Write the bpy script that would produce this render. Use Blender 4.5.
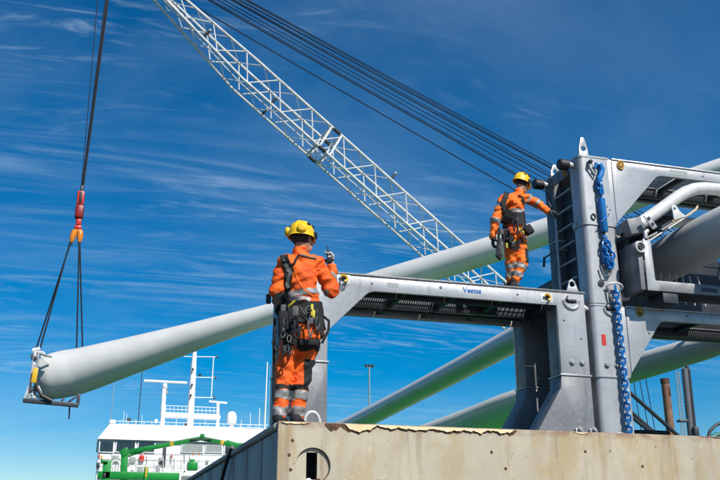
import bpy, bmesh, math, random
import numpy as np
from mathutils import Vector, Matrix

random.seed(7)
S = bpy.context.scene
COL = S.collection
for o in list(bpy.data.objects):
    bpy.data.objects.remove(o)

# ------------------------------------------------------------------ camera
F, H = 900.0, 303.0                       # focal length and horizon drop, in pixels of a 720 px wide picture
PITCH = math.atan(H / F)
YAW = math.atan((360 - 86) / math.hypot(F, H))
CAM = np.array([0.0, 0.0, 1.7])
FH = np.array([math.sin(YAW), math.cos(YAW), 0]); RT = np.array([math.cos(YAW), -math.sin(YAW), 0])
ZZ = np.array([0, 0, 1.0])
FW = FH * math.cos(PITCH) + ZZ * math.sin(PITCH); UP = ZZ * math.cos(PITCH) - FH * math.sin(PITCH)
cd = bpy.data.cameras.new('camera'); cam = bpy.data.objects.new('camera', cd); COL.objects.link(cam)
cd.sensor_width = 36; cd.lens = F / 720 * 36; cd.clip_end = 6000; cd.clip_start = 0.1
cam.location = CAM
cam.rotation_euler = Matrix((RT, UP, -FW)).transposed().to_euler()
S.camera = cam

# ------------------------------------------------------------------ sky and sun
SUN_EL, SUN_AZ = math.radians(46), math.radians(20)
sdir = Vector((math.cos(SUN_EL) * math.sin(SUN_AZ), -math.cos(SUN_EL) * math.cos(SUN_AZ), math.sin(SUN_EL)))
W = bpy.data.worlds.new('World'); S.world = W; W.use_nodes = True
nt = W.node_tree; N = nt.nodes; L = nt.links
bg = N['Background']; bg.inputs[1].default_value = 0.074
sky = N.new('ShaderNodeTexSky'); sky.sky_type = 'NISHITA'; sky.sun_disc = False
sky.sun_elevation = SUN_EL; sky.sun_rotation = math.atan2(sdir.x, sdir.y)
sky.air_density = 1.0; sky.dust_density = 0.0; sky.ozone_density = 3.6; sky.altitude = 300
hs = N.new('ShaderNodeHueSaturation'); hs.inputs['Saturation'].default_value = 1.66; hs.inputs['Value'].default_value = 1.02; hs.inputs['Hue'].default_value = 0.499
L.new(sky.outputs[0], hs.inputs['Color'])
tc = N.new('ShaderNodeTexCoord'); sx = N.new('ShaderNodeSeparateXYZ'); L.new(tc.outputs['Generated'], sx.inputs[0])
def wmath(op, a, b):
    m = N.new('ShaderNodeMath'); m.operation = op
    for i, v in enumerate((a, b)):
        if isinstance(v, (int, float)): m.inputs[i].default_value = v
        else: L.new(v, m.inputs[i])
    return m.outputs[0]
zc = wmath('ADD', wmath('MAXIMUM', sx.outputs['Z'], 0.0), 0.10)
cu = wmath('DIVIDE', sx.outputs['X'], zc); cv = wmath('DIVIDE', sx.outputs['Y'], zc)
def cloud_noise(su, sv, off, det, dist):
    cx = N.new('ShaderNodeCombineXYZ')
    L.new(wmath('MULTIPLY', wmath('ADD', cu, wmath('MULTIPLY', cv, 0.22)), su), cx.inputs[0])
    L.new(wmath('MULTIPLY', cv, sv), cx.inputs[1]); cx.inputs[2].default_value = off
    n = N.new('ShaderNodeTexNoise'); n.inputs['Scale'].default_value = 1.0; n.inputs['Detail'].default_value = det
    n.inputs['Roughness'].default_value = 0.6; n.inputs['Distortion'].default_value = dist
    L.new(cx.outputs[0], n.inputs['Vector']); return n.outputs['Fac']
def ramp(v, a, b):
    m = N.new('ShaderNodeMapRange'); m.interpolation_type = 'SMOOTHSTEP'
    m.inputs['From Min'].default_value = a; m.inputs['From Max'].default_value = b
    L.new(v, m.inputs['Value']); return m.outputs['Result']
MASK1, MASK2 = 27.4, 60.6
fib = cloud_noise(1.1, 7.5, 3.1, 12, 1.6)
streak = wmath('MULTIPLY', ramp(fib, 0.38, 0.84), ramp(cloud_noise(0.30, 0.9, MASK1, 4, 0.6), 0.46, 0.72))
fine = wmath('MULTIPLY', ramp(cloud_noise(2.6, 11.0, 9.3, 12, 2.2), 0.48, 0.80), ramp(cloud_noise(0.6, 0.8, MASK2, 3, 0.5), 0.45, 0.66))
veil = ramp(cloud_noise(0.6, 0.8, 1.4, 6, 0.6), 0.42, 0.78)
cf = wmath('MINIMUM', wmath('ADD', wmath('ADD', wmath('MULTIPLY', streak, 0.60), wmath('MULTIPLY', fine, 0.52)), wmath('MULTIPLY', veil, 0.16)), 0.7)
mx = N.new('ShaderNodeMix'); mx.data_type = 'RGBA'
L.new(cf, mx.inputs['Factor']); L.new(hs.outputs[0], mx.inputs['A']); mx.inputs['B'].default_value = (5.0, 6.9, 9.0, 1)
L.new(mx.outputs['Result'], bg.inputs[0])
sl = bpy.data.lights.new('sun', 'SUN'); sl.energy = 4.4; sl.angle = math.radians(0.53); sl.color = (1, 0.955, 0.88)
so = bpy.data.objects.new('sun', sl); COL.objects.link(so); so.location = (30, -40, 60)
so.rotation_euler = (-sdir).to_track_quat('-Z', 'Y').to_euler()
S.view_settings.view_transform = 'Standard'; S.view_settings.look = 'None'
S.view_settings.exposure = 0.42; S.view_settings.gamma = 1; S.view_settings.use_curve_mapping = False
S.render.engine = 'CYCLES'

# ------------------------------------------------------------------ helpers
def ray(x, y): return FW * F + RT * (x - 360) + UP * (240 - y)
def at(x, y, Y):
    """point on the depth plane y = Y that a picture position falls on"""
    d = ray(x, y); return CAM + d * Y / d[1]
def V(*a): return np.array(a, dtype=float)
def nrm(v):
    v = np.asarray(v, dtype=float); return v / (np.linalg.norm(v) + 1e-12)

class MB:
    def __init__(s): s.v = []; s.f = []; s.m = []
    def add(s, vs, fs, mi=0):
        n = len(s.v); s.v += [tuple(map(float, p)) for p in vs]
        s.f += [tuple(n + i for i in f) for f in fs]; s.m += [mi] * len(fs); return s
    def box(s, x0, x1, y0, y1, z0, z1, mi=0):
        vs = [(x, y, z) for z in (z0, z1) for y in (y0, y1) for x in (x0, x1)]
        return s.add(vs, [(0, 2, 3, 1), (4, 5, 7, 6), (0, 1, 5, 4), (2, 6, 7, 3), (0, 4, 6, 2), (1, 3, 7, 5)], mi)
    def obox(s, c, u, v, w, mi=0):
        c, u, v, w = map(np.asarray, (c, u, v, w))
        vs = [c + i * u + j * v + k * w for k in (-1, 1) for j in (-1, 1) for i in (-1, 1)]
        return s.add(vs, [(0, 2, 3, 1), (4, 5, 7, 6), (0, 1, 5, 4), (2, 6, 7, 3), (0, 4, 6, 2), (1, 3, 7, 5)], mi)
    def bar(s, a, b, w, h, up=(0, 0, 1), mi=0):
        a, b = np.asarray(a, float), np.asarray(b, float); t = nrm(b - a)
        sd = np.cross(t, up); sd = nrm(sd) if np.linalg.norm(sd) > 1e-6 else V(1, 0, 0); n = np.cross(sd, t)
        return s.obox((a + b) / 2, sd * w / 2, n * h / 2, (b - a) / 2, mi)
    def tube(s, pts, r, seg=8, cap=True, mi=0, closed=False):
        pts = [np.asarray(p, float) for p in pts]; n = len(pts)
        if np.isscalar(r): r = [r] * n
        t0 = nrm(pts[1] - pts[0]); a = V(0, 0, 1) if abs(t0[2]) < 0.9 else V(1, 0, 0)
        u = nrm(np.cross(t0, a)); vs = []; fs = []
        for i, p in enumerate(pts):
            if closed: t = nrm(pts[(i + 1) % n] - pts[i - 1])
            else: t = nrm(pts[min(i + 1, n - 1)] - pts[max(i - 1, 0)])
            u = nrm(u - t * np.dot(u, t)); w = np.cross(t, u)
            for k in range(seg):
                q = 2 * math.pi * k / seg
                vs.append(p + (u * math.cos(q) + w * math.sin(q)) * r[i])
        for i in range(n if closed else n - 1):
            j = (i + 1) % n
            for k in range(seg):
                k2 = (k + 1) % seg
                fs.append((i * seg + k, i * seg + k2, j * seg + k2, j * seg + k))
        if cap and not closed:
            fs.append(tuple(range(seg - 1, -1, -1))); fs.append(tuple((n - 1) * seg + k for k in range(seg)))
        return s.add(vs, fs, mi)
    def cyl(s, c, ax, prof, seg=20, mi=0):
        """lathe round axis ax through c: prof is a list of (distance along axis, radius)"""
        c = np.asarray(c, float); ax = nrm(ax); a = V(0, 0, 1) if abs(ax[2]) < 0.9 else V(1, 0, 0)
        u = nrm(np.cross(ax, a)); w = np.cross(ax, u); vs = []; fs = []
        for t, r in prof:
            for k in range(seg):
                q = 2 * math.pi * k / seg; vs.append(c + ax * t + (u * math.cos(q) + w * math.sin(q)) * r)
        for i in range(len(prof) - 1):
            for k in range(seg):
                k2 = (k + 1) % seg; fs.append((i * seg + k, i * seg + k2, (i + 1) * seg + k2, (i + 1) * seg + k))
        fs.append(tuple(range(seg - 1, -1, -1))); fs.append(tuple((len(prof) - 1) * seg + k for k in range(seg)))
        return s.add(vs, fs, mi)
    def prism(s, poly, o, u, v, w, t, mi=0):
        """polygon (a,b) -> o + a*u + b*v, extruded by t along w"""
        o, u, v, w = map(lambda q: np.asarray(q, float), (o, u, v, w)); n = len(poly)
        A = [o + a * u + b * v for a, b in poly]; B = [p + w * t for p in A]
        fs = [tuple(range(n)), tuple(range(2 * n - 1, n - 1, -1))]
        fs += [((i + 1) % n, i, n + i, n + (i + 1) % n) for i in range(n)]
        return s.add(A + B, fs, mi)
    def xz(s, poly, y0, y1, mi=0): return s.prism(poly, (0, 0, 0), (1, 0, 0), (0, 0, 1), (0, 1, 0), 0, mi) if y0 == y1 else s.prism(poly, (0, y0, 0), (1, 0, 0), (0, 0, 1), (0, 1, 0), y1 - y0, mi)
    def plate_hole(s, outer, hole, o, u, v, w, t, seg=24, mi=0):
        """star-shaped plate with a hole given by hole(angle) -> (a, b); extruded by t along w"""
        o, u, v, w = map(lambda q: np.asarray(q, float), (o, u, v, w))
        hc = np.mean([hole(2 * math.pi * k / 16) for k in range(16)], axis=0)
        ang = sorted(set([round(2 * math.pi * k / seg, 5) for k in range(seg)] + [round(math.atan2(b - hc[1], a - hc[0]) % (2 * math.pi), 5) for a, b in outer]))
        def hit(q):
            d = V(math.cos(q), math.sin(q)); best = None
            for i in range(len(outer)):
                p = np.array(outer[i]) - hc; e = np.array(outer[(i + 1) % len(outer)]) - hc - p
                den = d[0] * e[1] - d[1] * e[0]
                if abs(den) < 1e-12: continue
                tt = (p[0] * e[1] - p[1] * e[0]) / den; ss = (p[0] * d[1] - p[1] * d[0]) / den
                if tt > 0 and -1e-4 <= ss <= 1.0001 and (best is None or tt < best): best = tt
            return hc + d * best
        O = [hit(q) for q in ang]; I = [hole(q) for q in ang]; n = len(ang)
        P = lambda c, k: o + c[0] * u + c[1] * v + w * k
        vs = [P(c, 0) for c in O] + [P(c, 0) for c in I] + [P(c, t) for c in O] + [P(c, t) for c in I]; fs = []
        for i in range(n):
            j = (i + 1) % n
            fs += [(i, j, n + j, n + i), (2 * n + j, 2 * n + i, 3 * n + i, 3 * n + j), (j, i, 2 * n + i, 2 * n + j), (n + i, n + j, 3 * n + j, 3 * n + i)]
        return s.add(vs, fs, mi)
    def build(s, name, mat, parent=None, bev=0, ang=35, smooth=True, seg=2):
        me = bpy.data.meshes.new(name); me.from_pydata(s.v, [], s.f)
        for m in (mat if isinstance(mat, (list, tuple)) else [mat]): me.materials.append(m)
        me.polygons.foreach_set('material_index', s.m)
        bm = bmesh.new(); bm.from_mesh(me)
        bmesh.ops.recalc_face_normals(bm, faces=bm.faces)
        if bev:
            es = [e for e in bm.edges if len(e.link_faces) == 2 and e.calc_face_angle() > math.radians(28)]
            bmesh.ops.bevel(bm, geom=es, offset=bev, segments=seg, affect='EDGES', profile=0.5, clamp_overlap=True)
        bm.to_mesh(me); bm.free()
        if smooth:
            me.polygons.foreach_set('use_smooth', [True] * len(me.polygons)); me.set_sharp_from_angle(angle=math.radians(ang))
        return link(name, me, parent)

def link(name, me, parent=None):
    o = bpy.data.objects.new(name, me); COL.objects.link(o)
    if parent is not None: adopt(o, parent)
    return o
def adopt(o, parent):
    o.parent = parent
    if parent.type == 'EMPTY': o.matrix_parent_inverse = Matrix.Translation(-Vector(parent.location))
def thing(name, label, cat, loc=(0, 0, 0), group=None):
    o = bpy.data.objects.new(name, None); COL.objects.link(o); o.location = loc; o.empty_display_size = 0.2
    return tag(o, label, cat, group)
def tag(o, label, cat, group=None):
    o['label'] = label; o['category'] = cat
    if group: o['group'] = group
    return o
def struct(o): o['kind'] = 'structure'; return o
def circ(cx, cy, r): return lambda q: (cx + r * math.cos(q), cy + r * math.sin(q))

# ------------------------------------------------------------------ materials
def material(name, col, rough=0.5, metal=0.0, var=0.0, scale=6.0, col2=None, bump=0.0, bscale=60.0, coat=0.0, stretch=(1, 1, 1), sheen=0.0, det=5, lo=0.35, hi=0.7, rvar=0.0):
    m = bpy.data.materials.new(name); m.use_nodes = True; t = m.node_tree; n = t.nodes; l = t.links
    b = n['Principled BSDF']; b.inputs['Base Color'].default_value = (*col, 1); b.inputs['Roughness'].default_value = rough
    b.inputs['Metallic'].default_value = metal; b.inputs['Coat Weight'].default_value = coat; b.inputs['Sheen Weight'].default_value = sheen
    b.inputs['Coat Roughness'].default_value = 0.12
    c = n.new('ShaderNodeTexCoord'); mp = n.new('ShaderNodeMapping'); mp.inputs['Scale'].default_value = stretch
    l.new(c.outputs['Object'], mp.inputs[0])
    if var or col2:
        k = n.new('ShaderNodeTexNoise'); k.inputs['Scale'].default_value = scale; k.inputs['Detail'].default_value = det; k.inputs['Roughness'].default_value = 0.65
        l.new(mp.outputs[0], k.inputs['Vector'])
        r = n.new('ShaderNodeMapRange'); r.inputs['From Min'].default_value = lo; r.inputs['From Max'].default_value = hi; l.new(k.outputs['Fac'], r.inputs['Value'])
        mix = n.new('ShaderNodeMix'); mix.data_type = 'RGBA'; l.new(r.outputs[0], mix.inputs['Factor'])
        c2 = col2 or tuple(x * (1 - var) for x in col); mix.inputs['A'].default_value = (*col, 1); mix.inputs['B'].default_value = (*c2, 1)
        l.new(mix.outputs['Result'], b.inputs['Base Color'])
        if rvar:
            rr = n.new('ShaderNodeMapRange'); rr.inputs['To Min'].default_value = rough - rvar; rr.inputs['To Max'].default_value = rough + rvar
            l.new(r.outputs[0], rr.inputs['Value']); l.new(rr.outputs[0], b.inputs['Roughness'])
    if bump:
        k2 = n.new('ShaderNodeTexNoise'); k2.inputs['Scale'].default_value = bscale; k2.inputs['Detail'].default_value = 4
        l.new(mp.outputs[0], k2.inputs['Vector'])
        bp = n.new('ShaderNodeBump'); bp.inputs['Strength'].default_value = bump; bp.inputs['Distance'].default_value = 0.01
        l.new(k2.outputs['Fac'], bp.inputs['Height']); l.new(bp.outputs[0], b.inputs['Normal'])
    return m

def galv(name, c1, c2, c3, metal, rough):
    m = bpy.data.materials.new(name); m.use_nodes = True; t = m.node_tree; n = t.nodes; l = t.links; b = n['Principled BSDF']
    c = n.new('ShaderNodeTexCoord')
    def noise(sc, st=(1, 1, 1), det=6):
        mp = n.new('ShaderNodeMapping'); mp.inputs['Scale'].default_value = st; l.new(c.outputs['Object'], mp.inputs[0])
        k = n.new('ShaderNodeTexNoise'); k.inputs['Scale'].default_value = sc; k.inputs['Detail'].default_value = det; k.inputs['Roughness'].default_value = 0.68
        l.new(mp.outputs[0], k.inputs['Vector']); return k.outputs['Fac']
    def rng(v, a, bb, o0=0.0, o1=1.0):
        r = n.new('ShaderNodeMapRange'); r.inputs['From Min'].default_value = a; r.inputs['From Max'].default_value = bb
        r.inputs['To Min'].default_value = o0; r.inputs['To Max'].default_value = o1; l.new(v, r.inputs['Value']); return r.outputs[0]
    def mix(f, a, col):
        k = n.new('ShaderNodeMix'); k.data_type = 'RGBA'; l.new(f, k.inputs['Factor'])
        if isinstance(a, tuple): k.inputs['A'].default_value = (*a, 1)
        else: l.new(a, k.inputs['A'])
        k.inputs['B'].default_value = (*col, 1); return k.outputs['Result']
    x = mix(rng(noise(3.0), 0.35, 0.7), c1, c2)
    x = mix(rng(noise(15.0, det=5), 0.42, 0.72, 0, 0.5), x, c3)
    x = mix(rng(noise(9.0, (1, 1, 0.12)), 0.54, 0.74, 0, 0.6), x, tuple(v * 0.55 for v in c2))
    x = mix(rng(noise(5.0, (1, 1, 0.10), 8), 0.62, 0.76, 0, 0.4), x, (0.20, 0.13, 0.08))
    x = mix(rng(noise(48.0, (1, 1, 0.6), 2), 0.70, 0.75, 0, 0.6), x, (0.12, 0.12, 0.125))
    l.new(x, b.inputs['Base Color']); b.inputs['Metallic'].default_value = metal
    l.new(rng(noise(6.0), 0.3, 0.7, rough - 0.1, rough + 0.14), b.inputs['Roughness'])
    bp = n.new('ShaderNodeBump'); bp.inputs['Strength'].default_value = 0.18; bp.inputs['Distance'].default_value = 0.012
    l.new(noise(12.0), bp.inputs['Height']); l.new(bp.outputs[0], b.inputs['Normal']); return m
BLADE_SPEC = 0.35
GALV3 = galv('dark and shade-toned galvanised steel', (0.13, 0.135, 0.145), (0.085, 0.09, 0.10), (0.16, 0.165, 0.17), 0.2, 0.5)  # rear-leg shade put into the colour; also used for the dark leader mast
GALV = galv('galvanised steel', (0.44, 0.445, 0.45), (0.32, 0.325, 0.335), (0.47, 0.475, 0.48), 0.35, 0.40)
GALV2 = galv('weathered shade-toned galvanised steel', (0.22, 0.225, 0.235), (0.14, 0.145, 0.155), (0.26, 0.265, 0.27), 0.2, 0.48)  # base colour lowered to carry the shade of the side faces
PALE = material('pale painted steel', (0.66, 0.66, 0.64), 0.42, 0.1, col2=(0.48, 0.48, 0.47), scale=7, bump=0.06, bscale=40, rvar=0.08)
DARKST = material('dark painted steel', (0.045, 0.052, 0.062), 0.5, 0.2, var=0.4, scale=8, bump=0.1)
BLACK = material('black rubber', (0.012, 0.012, 0.013), 0.55, var=0.3, bump=0.1)
BLADE = material('blade gelcoat', (0.60, 0.60, 0.585), 0.42, col2=(0.51, 0.51, 0.495), scale=0.7, bump=0.01, bscale=6, coat=0.0, det=6)
BLADE.node_tree.nodes['Principled BSDF'].inputs['Specular IOR Level'].default_value = BLADE_SPEC
BLUE = material('blue painted steel', (0.006, 0.155, 0.46), 0.34, 0.1, col2=(0.10, 0.13, 0.17), scale=34, bump=0.2, lo=0.55, hi=0.68)
YELLOW = material('yellow paint', (0.72, 0.43, 0.02), 0.4, var=0.25, scale=20)
GOLD = material('ochre paint', (0.50, 0.27, 0.03), 0.45, var=0.4, scale=25)
RED = material('red paint', (0.62, 0.03, 0.02), 0.4, var=0.3, scale=10)
ORANGEP = material('orange paint', (0.78, 0.25, 0.02), 0.4, var=0.3, scale=10)
WHITE = material('white ship paint', (0.80, 0.80, 0.79), 0.4, var=0.1, scale=0.6, bump=0.02)
GREEN = material('green ship paint', (0.003, 0.25, 0.03), 0.4, var=0.3, scale=1.0, bump=0.03)
GLASS = material('dark window glass', (0.02, 0.03, 0.035), 0.06, 0.0, var=0.3, scale=0.4, coat=0.6)
GREYPANEL = material('grey panel', (0.30, 0.33, 0.32), 0.5, var=0.2, scale=0.8)
CRANEW = material('white crane paint', (0.66, 0.665, 0.655), 0.45, col2=(0.40, 0.39, 0.37), scale=1.6, lo=0.42, hi=0.75)
WIRE = material('wire rope', (0.03, 0.032, 0.036), 0.5, 0.6, var=0.3, scale=3)
BROWN = material('rusty pile', (0.28, 0.15, 0.08), 0.8, col2=(0.12, 0.05, 0.03), scale=1.2, bump=0.3, bscale=6)
CONC = material('asphalt quay', (0.10, 0.10, 0.098), 0.85, var=0.35, scale=0.5, bump=0.3, bscale=20)
DECK = material('green deck paint', (0.002, 0.20, 0.014), 0.5, var=0.25, scale=0.7, bump=0.1)
TEAL = material('teal rope', (0.02, 0.18, 0.18), 0.6, var=0.4)
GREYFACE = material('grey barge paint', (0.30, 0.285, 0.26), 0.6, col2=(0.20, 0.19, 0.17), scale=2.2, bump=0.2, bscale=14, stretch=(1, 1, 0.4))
RUST = material('rust', (0.13, 0.055, 0.025), 0.9, col2=(0.04, 0.02, 0.015), scale=22, bump=0.5, bscale=50)
FLAKE = material('flaking cream paint', (0.60, 0.43, 0.20), 0.6, col2=(0.50, 0.42, 0.29), scale=9, bump=0.3, bscale=40)
def fabric(name, c1, c2):
    m = bpy.data.materials.new(name); m.use_nodes = True; t = m.node_tree; n = t.nodes; l = t.links; b = n['Principled BSDF']
    c = n.new('ShaderNodeTexCoord'); prev = None
    def noise(sc, dist, st):
        mp = n.new('ShaderNodeMapping'); mp.inputs['Scale'].default_value = st; l.new(c.outputs['Object'], mp.inputs[0])
        k = n.new('ShaderNodeTexNoise'); k.inputs['Scale'].default_value = sc; k.inputs['Detail'].default_value = 4; k.inputs['Distortion'].default_value = dist
        l.new(mp.outputs[0], k.inputs['Vector']); return k.outputs['Fac']
    for sc, dist, st, dd, stg in ((7, 1.2, (1, 1, 1.6), 0.05, 0.5), (20, 0.6, (1, 1, 1.3), 0.012, 0.35), (160, 0, (1, 1, 1), 0.004, 0.3)):
        bp = n.new('ShaderNodeBump'); bp.inputs['Strength'].default_value = stg; bp.inputs['Distance'].default_value = dd
        l.new(noise(sc, dist, st), bp.inputs['Height'])
        if prev: l.new(prev, bp.inputs['Normal'])
        prev = bp.outputs[0]
    l.new(prev, b.inputs['Normal'])
    mx_ = n.new('ShaderNodeMix'); mx_.data_type = 'RGBA'; mx_.inputs['A'].default_value = (*c1, 1); mx_.inputs['B'].default_value = (*c2, 1)
    r = n.new('ShaderNodeMapRange'); r.inputs['From Min'].default_value = 0.35; r.inputs['From Max'].default_value = 0.7; l.new(noise(7, 0.5, (1, 1, 1)), r.inputs['Value'])
    l.new(r.outputs[0], mx_.inputs['Factor']); l.new(mx_.outputs['Result'], b.inputs['Base Color']); b.inputs['Roughness'].default_value = 0.75
    return m
ORANGE = fabric('orange workwear', (0.92, 0.135, 0.004), (0.68, 0.07, 0.003))
ORANGE2 = fabric('lighter orange workwear', (0.95, 0.20, 0.006), (0.78, 0.105, 0.004))
REFL = material('reflective tape', (0.27, 0.26, 0.25), 0.5, 0.1, var=0.3, scale=40, bump=0.15, bscale=90)
NAVY = material('black workwear', (0.014, 0.014, 0.017), 0.85, var=0.3, bump=0.3, bscale=100)
WEB = material('black webbing', (0.007, 0.007, 0.008), 0.8, col2=(0.025, 0.025, 0.025), scale=60, bump=0.4, bscale=150, lo=0.5, hi=0.8)
GREYW = material('grey webbing', (0.11, 0.11, 0.11), 0.7, var=0.4, scale=40, bump=0.2)
HELMET = material('yellow helmet shell', (0.80, 0.49, 0.008), 0.42, col2=(0.62, 0.36, 0.01), scale=16, lo=0.5, hi=0.8, bump=0.05)
SKIN = material('skin', (0.48, 0.25, 0.16), 0.55, var=0.2, scale=20)
HAIR = material('dark hair', (0.02, 0.013, 0.009), 0.7, bump=0.5, bscale=200)
GLOVE = material('grey work glove', (0.42, 0.42, 0.43), 0.8, col2=(0.02, 0.02, 0.02), scale=32, bump=0.3, bscale=120, lo=0.5, hi=0.56)
GLOVEB = material('black work glove', (0.02, 0.02, 0.022), 0.8, var=0.4, scale=40, bump=0.3)
REDW = material('red webbing', (0.40, 0.02, 0.02), 0.7, var=0.3)
LIMEW = material('yellow webbing', (0.62, 0.52, 0.05), 0.7, var=0.3)

def beige_paint():
    m = bpy.data.materials.new('weathered beige paint'); m.use_nodes = True; t = m.node_tree; n = t.nodes; l = t.links
    b = n['Principled BSDF']; c = n.new('ShaderNodeTexCoord')
    def noise(sc, st, det=6, dist=0.0):
        mp = n.new('ShaderNodeMapping'); mp.inputs['Scale'].default_value = st; l.new(c.outputs['Object'], mp.inputs[0])
        k = n.new('ShaderNodeTexNoise'); k.inputs['Scale'].default_value = sc; k.inputs['Detail'].default_value = det
        k.inputs['Roughness'].default_value = 0.65; k.inputs['Distortion'].default_value = dist
        l.new(mp.outputs[0], k.inputs['Vector']); return k.outputs['Fac']
    def rng(v, a, bb):
        r = n.new('ShaderNodeMapRange'); r.interpolation_type = 'SMOOTHSTEP'; r.inputs['From Min'].default_value = a; r.inputs['From Max'].default_value = bb
        l.new(v, r.inputs['Value']); return r.outputs[0]
    def mul(a, bb):
        k = n.new('ShaderNodeMath'); k.operation = 'MULTIPLY'
        for i, v in enumerate((a, bb)):
            if isinstance(v, float): k.inputs[i].default_value = v
            else: l.new(v, k.inputs[i])
        return k.outputs[0]
    def mix(f, a, col):
        k = n.new('ShaderNodeMix'); k.data_type = 'RGBA'; l.new(f, k.inputs['Factor'])
        if isinstance(a, tuple): k.inputs['A'].default_value = (*a, 1)
        else: l.new(a, k.inputs['A'])
        k.inputs['B'].default_value = (*col, 1); return k.outputs['Result']
    x = mix(rng(noise(1.3, (1, 1, 1)), 0.35, 0.7), (0.47, 0.415, 0.30), (0.38, 0.345, 0.265))
    x = mix(mul(rng(noise(2.6, (1, 1, 0.35), 8, 0.6), 0.46, 0.67), 0.68), x, (0.38, 0.26, 0.11))      # ochre stains
    x = mix(mul(rng(noise(5, (1.0, 1, 0.10), 6), 0.52, 0.70), 0.7), x, (0.21, 0.145, 0.085))           # run-down streaks
    x = mix(mul(rng(noise(9, (1, 1, 1), 6), 0.60, 0.72), 0.6), x, (0.56, 0.52, 0.40))                 # bleached blotches
    x = mix(rng(noise(17, (1, 1, 1), 4), 0.69, 0.72), x, (0.08, 0.045, 0.02))                        # rust pits
    sp = n.new('ShaderNodeSeparateXYZ'); l.new(c.outputs['Object'], sp.inputs[0])
    edge = mul(rng(sp.outputs['Z'], 2.60, 2.675), rng(noise(7, (1, 1, 1), 8), 0.40, 0.58))
    x = mix(mul(edge, 0.8), x, (0.24, 0.12, 0.085))                                                   # worn rusty rim
    l.new(x, b.inputs['Base Color']); b.inputs['Roughness'].default_value = 0.62
    bp = n.new('ShaderNodeBump'); bp.inputs['Strength'].default_value = 0.25; bp.inputs['Distance'].default_value = 0.01
    l.new(noise(14, (1, 1, 1), 8), bp.inputs['Height']); l.new(bp.outputs[0], b.inputs['Normal'])
    return m
BEIGE = beige_paint()

def water_mat():
    m = material('harbour water', (0.01, 0.035, 0.05), 0.08, bump=0.5, bscale=0.6)
    return m
WATER = water_mat()

# ------------------------------------------------------------------ the setting
struct(MB().box(-1500, 1500, -600, 2400, -3.6, -3.0).build('water', WATER, smooth=False))
struct(MB().box(-60, 40, -40, 9.5, -4.5, 0.0).build('quay', CONC, smooth=False))
struct(MB().box(44, 130, -40, 90, -4.5, 0.0).build('pier', CONC, smooth=False))
struct(MB().box(1.4, 30, 9.6, 62, -3.4, -0.05).build('ship_deck', DECK, smooth=False))

# ------------------------------------------------------------------ the beige steel block
BX, BY, BZ = 1.475, 7.6, 2.68
BXR, BYR = 13.0, 15.4
blk = thing('steel_block', 'weathered beige steel block with flaking rim and round slotted port', 'pontoon', (BX, BY, 0))
# front skin with a round port cut into it
def front_hole(q): return (1.781 + 0.152 * math.cos(q), 2.315 + 0.152 * math.sin(q))
MB().plate_hole([(BX, 0.004), (BXR, 0.004), (BXR, BZ), (BX, BZ)], front_hole, (0, BY, 0), (1, 0, 0), (0, 0, 1), (0, 1, 0), 0.05, seg=48).build('front_plate', BEIGE, blk, ang=40)
MB().box(BX + 0.02, BXR, BY + 0.05, BYR, BZ - 0.03, BZ - 0.004).build('top_plate', DARKST, blk)
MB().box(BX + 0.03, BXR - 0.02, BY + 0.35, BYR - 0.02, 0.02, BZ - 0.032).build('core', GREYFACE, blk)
def slot(q):
    c, s_ = math.cos(q), math.sin(q); k = 1 / max(abs(c) / 0.048, abs(s_) / 0.112); k = min(k, 0.125)
    return (1.776 + c * k, 2.317 + s_ * k)
dsk = MB().plate_hole([(1.781 + 0.1455 * math.cos(i * math.pi / 20), 2.315 + 0.1455 * math.sin(i * math.pi / 20)) for i in range(40)], slot, (0, BY + 0.028, 0), (1, 0, 0), (0, 0, 1), (0, 1, 0), 0.03, seg=48).build('port_disc', BEIGE, blk, ang=40)
MB().box(1.70, 1.86, BY + 0.30, BY + 0.34, 2.15, 2.48).build('port_back', DARKST, blk)
MB().cyl((1.745, BY + 0.03, 2.185), (0, -1, 0), [(0, 0.03), (0.03, 0.03), (0.035, 0.022)], 14).build('bolt', PALE, blk)
MB().cyl((1.825, BY + 0.03, 2.19), (0, -1, 0), [(0, 0.026), (0.025, 0.026), (0.03, 0.02)], 14).build('bolt', RUST, blk)
# left side: plates between ribs
ys = [BY + 0.055, 8.42, 9.25, 10.15, 11.1, 12.1, 13.1, 14.2, BYR]
for i in range(len(ys) - 1):
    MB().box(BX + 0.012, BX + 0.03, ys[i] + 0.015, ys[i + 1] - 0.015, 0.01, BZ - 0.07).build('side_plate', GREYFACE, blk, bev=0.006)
for y in ys[1:-1]:
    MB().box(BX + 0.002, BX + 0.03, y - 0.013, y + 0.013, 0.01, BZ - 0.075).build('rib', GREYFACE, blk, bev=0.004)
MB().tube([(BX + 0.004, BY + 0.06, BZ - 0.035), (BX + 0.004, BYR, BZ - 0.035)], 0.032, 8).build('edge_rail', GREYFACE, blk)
MB().box(BX - 0.02, BX + 0.02, 9.45, 9.85, 2.05, 2.22).build('recess_rim', DARKST, blk, bev=0.01)
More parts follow.
